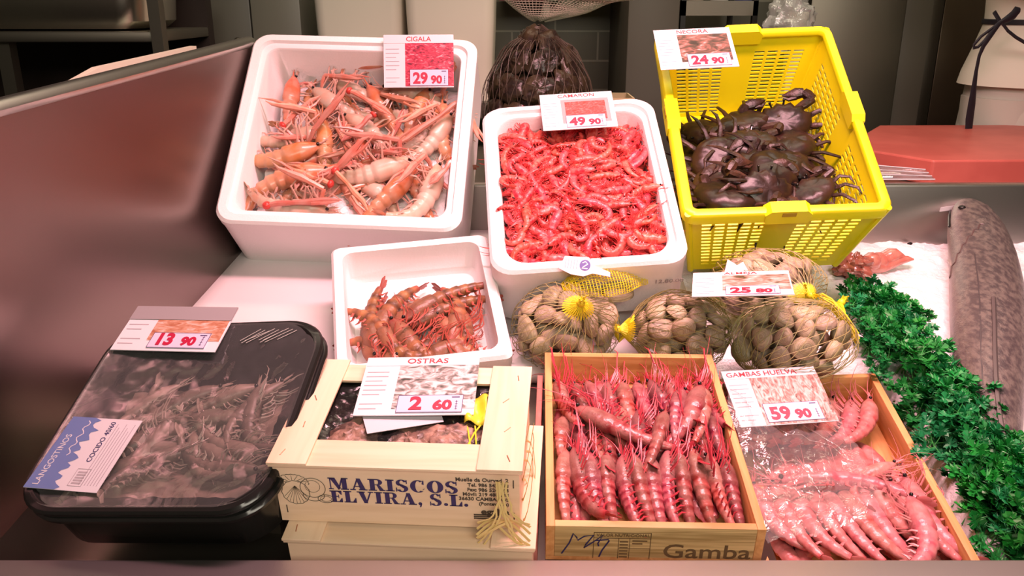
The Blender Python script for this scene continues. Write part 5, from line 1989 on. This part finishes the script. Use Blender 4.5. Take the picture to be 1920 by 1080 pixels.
# ------------------------------------------------- hake on the ice
MT['fish'] = mat('hake skin', (.15, .12, .11), rough=.36, spec=.5, color2=(.24, .21, .17), nscale=90, noise=.45, bump=.25, bscale=300, stretch=(1.4, .7, 1.4),
                 ramp=[(0, (.42, .30, .28)), (.45, (.30, .22, .205)), (.62, (.15, .115, .11)), (.80, (.105, .085, .08)), (1, (.06, .05, .05))])  # dark back colour, with the dorsal shadow painted into the top stops
cl_ = [(1808, 388, .050, .020), (1822, 402, .085, .030), (1830, 430, .112, .038), (1840, 470, .122, .044), (1848, 520, .128, .047), (1853, 580, .128, .048), (1856, 640, .122, .046), (1857, 700, .108, .041), (1860, 760, .088, .035), (1868, 820, .068, .028), (1884, 880, .052, .021), (1906, 935, .038, .015), (1930, 985, .030, .010)]
path, rw, rh = [], [], []
for i, (x, y, wpx, hh) in enumerate(cl_):
    up_ = -.03 + hh * .80 + (.05 if i == 0 else .045 if i == 1 else .03 if i == 2 else .012 if i == 3 else 0)
    p_ = on_bed(x, y, up_)
    path.append(p_)
    rw.append(wpx / 2 * .90)
    rh.append(hh)
pp, r1, r2 = [], [], []
for i in range(len(path) - 1):
    for k in range(4):
        t = k / 4
        pp.append(path[i].lerp(path[i + 1], t))
        r1.append(rw[i] + (rw[i + 1] - rw[i]) * t)
        r2.append(rh[i] + (rh[i + 1] - rh[i]) * t)
pp.append(path[-1]); r1.append(rw[-1]); r2.append(rh[-1])
# smooth
for _ in range(3):
    pp = [pp[0]] + [(pp[i - 1] + pp[i] * 2 + pp[i + 1]) / 4 for i in range(1, len(pp) - 1)] + [pp[-1]]
    r1 = [r1[0]] + [(r1[i - 1] + r1[i] * 2 + r1[i + 1]) / 4 for i in range(1, len(r1) - 1)] + [r1[-1]]
    r2 = [r2[0]] + [(r2[i - 1] + r2[i] * 2 + r2[i + 1]) / 4 for i in range(1, len(r2) - 1)] + [r2[-1]]
mb = MB()
mb.sweep(pp, r1, r2, n=28, up=BED_N)
mb.u = [.5 + .5 * math.sin(2 * math.pi * (i % 28) / 28) for i in range(len(mb.v))]
# gill groove and snout modelled into the surface
vv = []
for v in mb.v:
    v = Vector(v)
    vv.append(tuple(v + BED_N * (.0012 * mnoise.noise(v * 60))))
mb.v = vv
fish = mb.build('hake', MT['fish'], angle=80)
tag(fish, 'long grey hake lying head up on the ice at the right', 'fish')
def fpt(i, a, k=1.0):
    """surface point of the fish at ring i, angle a (0 = right, 90 = top, 180 = left)"""
    t_ = (pp[min(i + 1, len(pp) - 1)] - pp[max(i - 1, 0)]).normalized()
    nn = BED_N.cross(t_).normalized()
    if nn.x < 0:
        nn = -nn
    bb = BED_N
    return pp[i] + nn * r1[i] * math.cos(R(a)) * k + bb * r2[i] * math.sin(R(a)) * k


mb = MB()
gc = [fpt(int(11 + (a - 90) / 13), a, 1.005) for a in range(95, 185, 6)]
mb.sweep(gc, .0016, .0010, n=5)
mb.build('gill_edge', mat('gill', (.10, .065, .06), rough=.4), fish)
mb = MB()
mb.sweep([fpt(i, 118 + 3 * math.sin(i * .2), 1.004) for i in range(16, 46)], .0011, .0004, n=4)
mb.build('lateral_line', mat('lateral line', (.06, .05, .05), rough=.4), fish)
mb = MB()
mb.sweep([fpt(i, 96, 1.0) + BED_N * .002 for i in range(22, 47)], [.0035] * 25, [.003] * 25, n=5)
mb.build('dorsal_fin', mat('fin', (.09, .075, .07), rough=.35), fish)
mb = MB()
f0 = fpt(15, 178, 1.0)
mb.add([f0 + Vector(p) for p in ((0, .01, .006), (-.010, -.03, .002), (-.012, -.075, .0), (-.004, -.085, -.002), (.004, -.05, .006), (.004, -.01, .010))], [(0, 1, 2, 3, 4, 5)])
f_ = mb.build('pectoral_fin', MT['fish'], fish)
s_ = f_.modifiers.new('s', 'SOLIDIFY'); s_.thickness = .002
mb = MB()
t0 = pp[-1]
td = (pp[-1] - pp[-3]).normalized()
sd = BED_N.cross(td).normalized()
for k in (-1, -.5, 0, .5, 1):
    mb.sweep([t0 - td * .01, t0 + td * .035 + sd * .022 * k, t0 + td * .07 + sd * .045 * k], [.008, .011, .009], [.004, .0025, .001], n=6, up=BED_N)
mb.build('tail_fin', MT['fish'], fish)
mb = MB()
e_ = fpt(6, 128, 1.0)
mb.ellipsoid(e_, (.007, .008, .004), 12, 8)
mb.build('eye', MT['black'], fish)
mb = MB()
mo = [fpt(2, 200, 1.0), fpt(3, 176, 1.02), fpt(6, 168, 1.02), fpt(9, 165, 1.02)]
mb.sweep(mo, .003, .002, n=6)
mb.build('mouth', MT['black'], fish)
mb = MB()
A0 = fpt(2, 165, .8)
A1 = on_plane(A0, (0, 1, 0), 1763, 393)
dv = (A1 - A0)
up2 = Vector((0, -.3, 1)).normalized() * .005
mb.loops([[A0 - up2, A0 + up2, A0 + up2 + Vector((0, .001, 0)), A0 - up2 + Vector((0, .001, 0))], [A1 - up2, A1 + up2, A1 + up2 + Vector((0, .001, 0)), A1 - up2 + Vector((0, .001, 0))]], True, True)
tag(mb.build('white_tag', MT['card'], smooth=False), 'small white strip tag sticking out of the mouth of the hake', 'tag')

# ------------------------------------------------- roe on the ice
MT['roe'] = mat('pink roe', (.58, .17, .13), rough=.22, spec=.7, coat=.5, color2=(.66, .30, .22), nscale=60, noise=.7, bump=.5, bscale=80)
MT['roe_dark'] = mat('brown red liver', (.32, .085, .06), rough=.22, spec=.7, coat=.5, color2=(.50, .16, .11), nscale=70, noise=.8, bump=.6, bscale=80)
p_ = on_bed(1598, 500, -.012)
tag(blob(p_, (.034, .034, .022), 5, .45, MT['roe_dark'], 'fish_liver', M=Matrix.Translation(p_) @ Matrix.Rotation(R(20), 4, 'Z')), 'dark red lump of fish liver on the ice against the yellow basket', 'offal')
mb = MB()
a0, a1 = on_bed(1592, 512, -.016), on_bed(1712, 488, -.016)
pts = [a0.lerp(a1, t) + Vector((0, .010 * math.sin(3.1 * t), .004 * math.sin(t * 9))) for t in [i / 12 for i in range(13)]]
mb.sweep(pts, [.006, .014, .017, .017, .016, .016, .015, .014, .013, .012, .010, .008, .003], [.005, .011, .014, .013, .013, .012, .012, .011, .010, .009, .008, .006, .002], n=12)
a0, a1 = on_bed(1625, 500, -.008), on_bed(1695, 478, -.010)
pts = [a0.lerp(a1, t) + Vector((0, .012 * math.sin(4 * t), .004 * math.sin(t * 11))) for t in [i / 12 for i in range(13)]]
mb.sweep(pts, [.005, .016, .018, .014, .018, .019, .016, .015, .016, .014, .010, .008, .003], n=12)
tag(mb.build('fish_roe', MT['roe']), 'long pink tongue of fish roe on the ice right of the liver', 'roe')
for (x, y, l) in ((1637, 443, 'dark speck of shell on the ice behind the roe'), (1706, 457, 'dark speck on the ice right of the roe')):
    p_ = on_bed(x, y, -.026)
    tag(blob(p_, (.005, .004, .003), x, .3, MT['black'], 'shell_speck', 10, 8), l, 'speck')

# ------------------------------------------------- parsley
MT['parsley'] = mat('parsley leaf', (.012, .23, .045), rough=.4, var=.30, hue=.02, spec=.5)
MT['parsley_stem'] = mat('parsley stem', (.06, .36, .08), rough=.4)


def leaflet(mb, base, d, n, s):
    d = d.normalized()
    sd = n.cross(d).normalized()
    n = d.cross(sd)
    def q(a, b_, c=0):
        return base + d * a * s + sd * b_ * s + n * c * s
    # three toothed lobes, slightly cupped
    out = [(0, 0, 0), (.20, -.10, .05), (.18, -.52, .16), (.40, -.48, .12), (.52, -.66, .20), (.50, -.20, .10), (.82, -.50, .16), (.72, -.12, .08), (.98, -.24, .10), (1.14, 0, .02), (.98, .24, .10), (.72, .12, .08), (.82, .50, .16), (.50, .20, .10), (.52, .66, .20), (.40, .48, .12), (.18, .52, .16), (.20, .10, .05)]
    vs = [q(*o) for o in out] + [q(.55, 0, -.06)]
    m_ = len(out)
    mb.add(vs, [(i, (i + 1) % m_, m_) for i in range(m_)])


def sprig_proto():
    st_ = MB()
    lf = MB()
    H = .060
    main = [Vector((0, 0, 0)), Vector((.010, 0, H * .4)), Vector((.026, 0, H * .75)), Vector((.044, 0, H * .95))]
    st_.sweep(main, [.0013, .0011, .0009, .0006], n=5)
    for k in range(11):
        t = .20 + .80 * k / 10
        p = main[1].lerp(main[2], t) if t < .5 else main[2].lerp(main[3], (t - .5) * 2)
        a = k * 2.4
        d = Vector((math.cos(a) * .9 + .25, math.sin(a) * 1.0, rnd(.1, .7)))
        e = p + d.normalized() * rnd(.012, .022)
        st_.sweep([p, e], [.0007, .0005], n=4)
        for j in range(3):
            dd = (d.normalized() + Vector((rnd(-.8, .8), rnd(-.8, .8), rnd(-.4, .4)))).normalized()
            nn = Vector((rnd(-.6, .6), rnd(-.6, .3), 1)).normalized()
            leaflet(lf, e, dd, nn, rnd(.014, .020))
    return [('parsley_sprig', st_.mesh('parsley_sprig', MT['parsley_stem']), None), ('foliage', lf.mesh('foliage', MT['parsley'], smooth=False), 0)]


sprigs = [sprig_proto() for _ in range(5)]
cpath = [(1580, 575, 45), (1610, 615, 60), (1645, 660, 75), (1680, 705, 80), (1715, 755, 80), (1745, 800, 80), (1775, 850, 85), (1810, 900, 95), (1840, 950, 100), (1870, 1000, 95), (1890, 1030, 80)]
G = 'parsley row along the right pine box'
n_s = 0
for i in range(len(cpath) - 1):
    for k in range(14):
        t = (k + .5) / 14
        x = cpath[i][0] + (cpath[i + 1][0] - cpath[i][0]) * t
        y = cpath[i][1] + (cpath[i + 1][1] - cpath[i][1]) * t
        w_ = cpath[i][2]
        x += rnd(-.52, .44) * w_
        y += rnd(-.15, .15) * w_
        p_ = on_bed(x, y, -.028)
        lp_ = RBOX.inverted() @ p_
        if abs(lp_.x) < RB_W / 2 + .008 and lp_.y < RB_D + .012:
            continue
        p_.z = ice_h(p_.x, p_.y) + .002 if p_.x > .275 else p_.z
        p_.y = max(p_.y, .765)
        M_ = Matrix.Translation(p_) @ Matrix.Rotation(rnd(-1.9, 1.5), 4, 'Z') @ Matrix.Rotation(rnd(.1, .55), 4, 'Y')
        s2 = rnd(.75, 1.1)
        end = 'back' if i < 3 else 'middle' if i < 7 else 'front'
        inst(random.choice(sprigs), M_ @ Matrix.Diagonal((s2, s2, s2, 1)), 'sprig of green parsley in the %s third of the row beside the right pine box' % end, 'parsley', 'parsley sprigs in the %s third of the row' % end)
# ================================================================== PRICE CARDS
def photo_mat(name, cols, scale=60, stretch=(1, 2.2, 1), rot=25):
    m = bpy.data.materials.new(name)
    m.use_nodes = True
    N, L = m.node_tree.nodes, m.node_tree.links
    b = N['Principled BSDF']
    b.inputs['Roughness'].default_value = .3
    tc = N.new('ShaderNodeTexCoord')
    mp = N.new('ShaderNodeMapping')
    mp.inputs['Scale'].default_value = stretch
    mp.inputs['Rotation'].default_value = (0, 0, R(rot))
    L.new(tc.outputs['Object'], mp.inputs[0])
    nz = N.new('ShaderNodeTexNoise')
    nz.inputs['Scale'].default_value = scale
    nz.inputs['Detail'].default_value = 3
    nz.inputs['Distortion'].default_value = 1.6
    L.new(mp.outputs[0], nz.inputs['Vector'])
    r = N.new('ShaderNodeValToRGB')
    els = r.color_ramp.elements
    while len(els) < len(cols):
        els.new(.5)
    for i, (e, c) in enumerate(zip(els, cols)):
        e.position = .30 + .42 * i / (len(cols) - 1)
        e.color = (*c, 1)
    L.new(nz.outputs[0], r.inputs[0])
    L.new(r.outputs[0], b.inputs['Base Color'])
    return m


CW, CH = .135, .100


def price_card(pos, ang, title, big, small, label, photo, band=None, photo_rect=(-.030, .0605, .012, .082), frame=None, plate=(-.020, .048, .006, .036), title_x=0.0, tsize=.0125, bigsz=.029, M=None, CH=.100, near=1.0):
    if M is None:
        M = pose(EYE + (Vector(pos) - EYE) * near, *ang) @ Matrix.Scale(near, 4)
    r = empty('price_card', M)
    tag(r, label, 'price card', 'price cards on the display')
    MB().box(-CW / 2, CW / 2, 0, CH, -.0012, 0).build('board', MT['card'], r)
    x0, x1, y0, y1 = photo_rect
    ph = MB().box(x0, x1, y0, y1, 0, .0004).build('photo', photo, r)
    if frame:
        MB().box(x0 - .0, x1, y0, y1, .0002, .00035).build('photo_border', frame, r)
        ph.matrix_local = Matrix.Translation(((x0 + x1) / 2, (y0 + y1) / 2, .0002)) @ Matrix.Diagonal((.84, .78, 1, 1)) @ Matrix.Translation((-(x0 + x1) / 2, -(y0 + y1) / 2, 0))
    if band:
        MB().box(-CW / 2, CW / 2, CH - .022, CH + .0005, .0, .0010).build('title_strip', band, r)
    else:
        MB().box(-CW / 2 + .001, CW / 2 - .004, .084, .099, .0, .0006).build('title_strip', MT['card'], r)
        link('title', text_mesh(title, tsize, MT['title_red'], depth=.0002, align='CENTER', sx=1.1, bold=.0001), r, Matrix.Translation((title_x, .0875, .0008)))
    mb = MB()
    for k in range(9):
        if k == 2 or .0112 + k * .0078 > CH - .024:
            continue
        ln = .026 if k % 3 else .020
        mb.box(-CW / 2 + .004, -CW / 2 + .004 + ln, .010 + k * .0078, .0112 + k * .0078, 0, .0003)
    mb.build('small_print', MT['print_grey'], r)
    px0, px1, py0, py1 = plate
    p = MB().box(px0, px1, py0, py1, .0004, .0012).build('price_plate', MT['price_plate'], r)
    mb = MB()
    t = .0005
    for a in ((px0, px1, py0, py0 + t), (px0, px1, py1 - t, py1), (px0, px0 + t, py0, py1), (px1 - t, px1, py0, py1)):
        mb.box(*a, .0010, .00135)
    mb.box(px1 - .0075, px1 - .0068, py0 + .004, py0 + .019, .0010, .00135)
    for k in range(4):
        mb.box(px1 - .0085, px1 - .0055, py0 + .005 + k * .004, py0 + .0056 + k * .004, .0010, .00135)
    mb.box(px1 - .013, px1 - .004, py1 - .0045, py1 - .003, .0010, .00135)
    mb.build('plate_marks', MT['ink_blue'], p)
    link('price_digits', text_mesh(big, bigsz, MT['price_red'], depth=.0003, bold=.0011, sx=.98), p, Matrix.Translation((px0 + .006, py0 + .0048, .0014)))
    link('price_digits', text_mesh(small, bigsz * .70, MT['price_red'], depth=.0003, bold=.0009, sx=1.05), p, Matrix.Translation((px0 + (.0405 if len(big) > 1 else .027), py0 + .0048, .0014)))
    return r


ph_cig = photo_mat('photo of langoustines', [(.10, .0, .02), (.42, .01, .05), (.55, .05, .10), (.75, .40, .45)], 70)
ph_cam = photo_mat('photo of shrimps', [(.22, .0, .0), (.62, .03, .04), (.72, .16, .16)], 95, (1, 2, 1), 40)
ph_nec = photo_mat('photo of crabs', [(.03, .016, .012), (.09, .05, .035), (.26, .10, .08), (.55, .40, .38)], 38, (1, 2.4, 1), 0)
ph_ost = photo_mat('photo of oysters', [(.02, .018, .016), (.22, .19, .18), (.62, .58, .58), (.66, .62, .62)], 52, (1, 1.6, 1), 40)
ph_gam = photo_mat('photo of pale prawns', [(.05, .04, .035), (.46, .20, .17), (.62, .42, .38), (.66, .54, .52)], 60, (2.2, .9, 1), 28)
ph_lan = photo_mat('photo of striped prawns', [(.36, .12, .06), (.52, .26, .17), (.64, .54, .50)], 52, (1, 3.5, 1), -14)
ph_alm = photo_mat('photo of clams', [(.06, .04, .03), (.38, .25, .22), (.64, .54, .52)], 34, (1, 2.2, 1), 0)

price_card((-.1797, 1.6857, 1.4415), (.9, 75.4, -1.7), 'CIGALA', '29', '90', 'price card reading CIGALA 29 90 on the back rim of the large white box', ph_cig, photo_rect=(-.026, .0675, .002, .084), plate=(-.017, .057, .003, .034), near=.955)
price_card((.3229, 1.5077, 1.4908), (3.3, 38.4, -3.1), 'NECORA', '24', '90', 'price card reading NECORA 24 90 on the back left corner of the yellow basket', ph_nec, photo_rect=(-.028, .0605, .016, .084), plate=(-.018, .056, .004, .034))
price_card((.1239, 1.5477, 1.3821), (3.7, 32.8, -3.9), 'CAMARON', '49', '90', 'price card reading CAMARON 49 90 on the back rim of the small shrimp box', ph_cam, photo_rect=(-.030, .0585, .016, .082), frame=MT['card_grey'], near=.94, plate=(-.024, .048, .004, .036))
price_card((-.1097, .8496, 1.1659), (-2.4, 16.5, -2.2), 'OSTRAS', ' 2', '60', 'price card reading OSTRAS 2 60 lying on the oyster crate', ph_ost, photo_rect=(-.026, .0675, .010, .084), plate=(-.020, .054, .003, .031), title_x=.006)
price_card((.3733, 1.0269, 1.0619), (5.6, 23.7, -1.8), 'GAMBAS HUELVA', '59', '90', 'price card reading GAMBAS HUELVA 59 90 on the right pine box', ph_gam, photo_rect=(-.032, .0675, .001, .085), plate=(-.028, .050, .004, .036), title_x=-.012, tsize=.0118, near=.985)
price_card((-.4414, .9989, 1.1785), (4.6, 11.0, 3.1), '', '13', '90', 'price card reading 13 90 with its top strip greyed by painted shade, on the black tray', ph_lan, band=MT['card_grey'], photo_rect=(-.028, .0655, .016, .050), plate=(-.022, .052, .004, .028), bigsz=.025, CH=.072, M=TM @ Matrix.Translation((-.060, .230, .005)) @ Matrix.Rotation(R(-4), 4, 'Z') @ Matrix.Rotation(R(2), 4, 'X') @ Matrix.Scale(1.055, 4))  # band: shade hiding the title, put into a grey strip
price_card((.3136, 1.0971, 1.2200), (-12.3, 1.7, -5.6), 'ALMEJA', '25', '80', 'price card reading 25 80 lying almost flat on the net bags of clams', ph_alm, photo_rect=(-.026, .0655, .022, .084), plate=(-.022, .050, .003, .036))

# ================================================================== THE FISHMONGER
MT['cloth'] = mat('white work cloth', (.80, .75, .66), rough=.8, bump=.15, bscale=30)
MT['trouser'] = mat('pale work trousers', (.60, .57, .51), rough=.85, bump=.12, bscale=30)
MT['skin'] = mat('skin', (.55, .30, .21), rough=.5, sss=.1)
MT['hair'] = mat('dark hair', (.03, .02, .015), rough=.5)
MT['string'] = mat('dark apron string', (.012, .010, .018), rough=.6)
PX, PY, PZ = 1.445, 2.42, 0.40
PM = Matrix.Translation((PX, PY, PZ)) @ Matrix.Rotation(R(25), 4, 'Z')
bmj = [((0, 0, .98), .135), ((0, 0, 1.18), .125), ((0, .0, 1.38), .14), ((0, 0, 1.47), .075), ((0, .0, 1.56), .055), ((0, -.01, 1.66), .085), ((0, -.01, 1.73), .085),
       ((-.10, 0, .90), .10), ((-.11, 0, .50), .062), ((-.11, .02, .08), .045), ((-.11, -.14, .03), .035),
       ((.10, 0, .90), .10), ((.11, 0, .50), .062), ((.11, .02, .08), .045), ((.11, -.14, .03), .035),
       ((-.19, 0, 1.40), .06), ((-.26, -.10, 1.30), .045), ((-.22, -.28, 1.30), .034), ((-.20, -.36, 1.31), .03),
       ((.19, 0, 1.40), .06), ((.26, -.10, 1.30), .045), ((.22, -.28, 1.30), .034), ((.20, -.36, 1.31), .03)]
bed = [(0, 1), (1, 2), (2, 3), (3, 4), (4, 5), (5, 6), (0, 7), (7, 8), (8, 9), (9, 10), (0, 11), (11, 12), (12, 13), (13, 14), (2, 15), (15, 16), (16, 17), (17, 18), (2, 19), (19, 20), (20, 21), (21, 22)]
# fingers: each hand five chains
for hb, sx in ((18, -1), (22, 1)):
    hx, hy, hz = bmj[hb][0]
    for k in range(5):
        ox = (-.024 + .012 * k) * sx
        ln = (.05, .075, .082, .076, .060)[k]
        if k == 0:
            ox = -.034 * sx
        i0 = len(bmj)
        bmj.append(((hx + ox, hy - .045 + (.03 if k == 0 else 0), hz - .004), .0095))
        bmj.append(((hx + ox * 1.15, hy - .045 - ln * .55 + (.03 if k == 0 else 0), hz - .012), .009))
        bmj.append(((hx + ox * 1.15, hy - .045 - ln * .9 + (.03 if k == 0 else 0), hz - .032), .0075))
        bed += [(hb, i0), (i0, i0 + 1), (i0 + 1, i0 + 2)]
me = bpy.data.meshes.new('person')
me.from_pydata([p for p, _ in bmj], bed, [])
po = bpy.data.objects.new('person', me)
C.objects.link(po)
po.matrix_world = PM
sk = po.modifiers.new('skin', 'SKIN')
for i, (p, rr_) in enumerate(bmj):
    me.skin_vertices[0].data[i].radius = (rr_, rr_ * (.78 if i < 3 else 1))
me.skin_vertices[0].data[0].use_root = True
sb = po.modifiers.new('sub', 'SUBSURF')
sb.levels = sb.render_levels = 2
dg = bpy.context.evaluated_depsgraph_get()
dg.update()
me2 = bpy.data.meshes.new_from_object(po.evaluated_get(dg))
po.modifiers.clear()
me2.name = 'person'
po.data = me2
me2.materials.clear()
me2.materials.append(MT['skin'])
me2.polygons.foreach_set('use_smooth', [True] * len(me2.polygons))
tag(po, 'person in white work clothes with a dark apron string tied, at the right border', 'person')


def ell(z_, rx, ry, cx=0, cy=0, n=40, wav=0, ph=0):
    return [Vector((cx + rx * math.cos(2 * math.pi * j / n) * (1 + wav * math.sin(5 * 2 * math.pi * j / n + ph)), cy + ry * math.sin(2 * math.pi * j / n) * (1 + wav * math.cos(7 * 2 * math.pi * j / n)), z_)) for j in range(n)]


mb = MB()
mb.loops([ell(.985, .222, .175, wav=.02), ell(1.02, .215, .168, wav=.02), ell(1.08, .192, .150, wav=.012), ell(1.145, .172, .132), ell(1.20, .178, .136, wav=.01), ell(1.30, .195, .145), ell(1.40, .205, .135), ell(1.455, .150, .11), ell(1.49, .075, .075)])
for s in (-1, 1):
    mb.sweep([(s * .17, 0, 1.42), (s * .225, -.02, 1.36), (s * .26, -.10, 1.30), (s * .24, -.18, 1.29), (s * .22, -.27, 1.30)], [.075, .072, .062, .058, .048], n=14)
mb.build('coat', MT['cloth'], po)
mb = MB()
mb.loops([ell(.72, .215, .165, wav=.02), ell(.85, .208, .160, wav=.015), ell(1.0, .195, .150), ell(1.10, .175, .138)])
for s in (-1, 1):
    mb.sweep([(s * .10, 0, .95), (s * .105, 0, .75), (s * .11, 0, .5), (s * .112, .01, .25), (s * .112, .02, .07)], [.115, .105, .085, .075, .07], n=16, up=(0, 1, 0))
mb.build('trousers', MT['trouser'], po)
mb = MB()
mb.ellipsoid((0, .018, 1.715), (.090, .098, .092), 20, 14)
mb.build('hair', MT['hair'], po)
mb = MB()
mb.sweep([(0, -.085, 1.69), (0, -.112, 1.655), (0, -.098, 1.640)], [.010, .015, .012], n=8)
mb.build('nose', MT['skin'], po)
for s in (-1, 1):
    MB().ellipsoid((s * .032, -.088, 1.690), (.011, .008, .008), 10, 8).build('eye', MT['black'], po)
    MB().ellipsoid((s * .088, .0, 1.67), (.012, .022, .032), 10, 8).build('ear', MT['skin'], po)
mb = MB()
mb.sweep([(-.022, -.086, 1.622), (0, -.094, 1.618), (.022, -.086, 1.622)], [.003, .006, .003], n=6)
mb.build('mouth', mat('lips', (.45, .16, .14), rough=.5), po)
# shoes
for s in (-1, 1):
    mb = MB()
    mb.sweep([(s * .11, .05, .045), (s * .11, -.02, .055), (s * .11, -.12, .04), (s * .11, -.18, .03)], [.042, .046, .045, .02], [.045, .055, .038, .02], n=12)
    mb.build('shoe', MT['card'], po)


# apron string: band, bow loop and long tails, at the side turned to the camera
def pw(x, y, Y=2.205):
    return PM.inverted() @ on_Y(x, y, Y)


mb = MB()
mb.loops([ell(1.140, .176, .136), ell(1.142, .1785, .1385), ell(1.152, .1785, .1385), ell(1.154, .176, .136)])
mb.build('apron_string', MT['string'], po)
Yk = 2.215
bow = MB()
K = [(1866, 22), (1870, 35), (1880, 42)]
bow.sweep([pw(x, y, Yk) for x, y in [(1864, 22), (1870, 32), (1876, 42)]], .0065, .003, n=6, up=(0, 1, 0))
bow.sweep([pw(x, y, Yk - .004) for x, y in [(1876, 40), (1862, 52), (1840, 68), (1826, 84), (1826, 90), (1834, 88), (1846, 76), (1858, 60), (1876, 42)]], .0045, .003, n=6, up=(0, 1, 0))
bow.sweep([pw(x, y, Yk - .002) for x, y in [(1876, 42), (1888, 36), (1900, 28), (1906, 20), (1912, 20)]], [.006, .010, .013, .013, .007], .004, n=6, up=(0, 1, 0))
bow.build('bow', MT['string'], po)
tl = MB()
tl.sweep([pw(x, y, Yk - .006) for x, y in [(1874, 44), (1858, 66), (1844, 86), (1836, 105), (1830, 135), (1826, 165), (1822, 195), (1818, 222), (1815, 260)]], [.007, .008, .008, .006, .007, .010, .014, .015, .012], .003, n=6, up=(0, 1, 0))
tl.build('apron_string', MT['string'], po)
tl = MB()
tl.sweep([pw(x, y, Yk - .003) for x, y in [(1878, 42), (1890, 58), (1905, 70), (1922, 80), (1950, 88)]], .0045, .003, n=6, up=(0, 1, 0))
tl.build('apron_string', MT['string'], po)
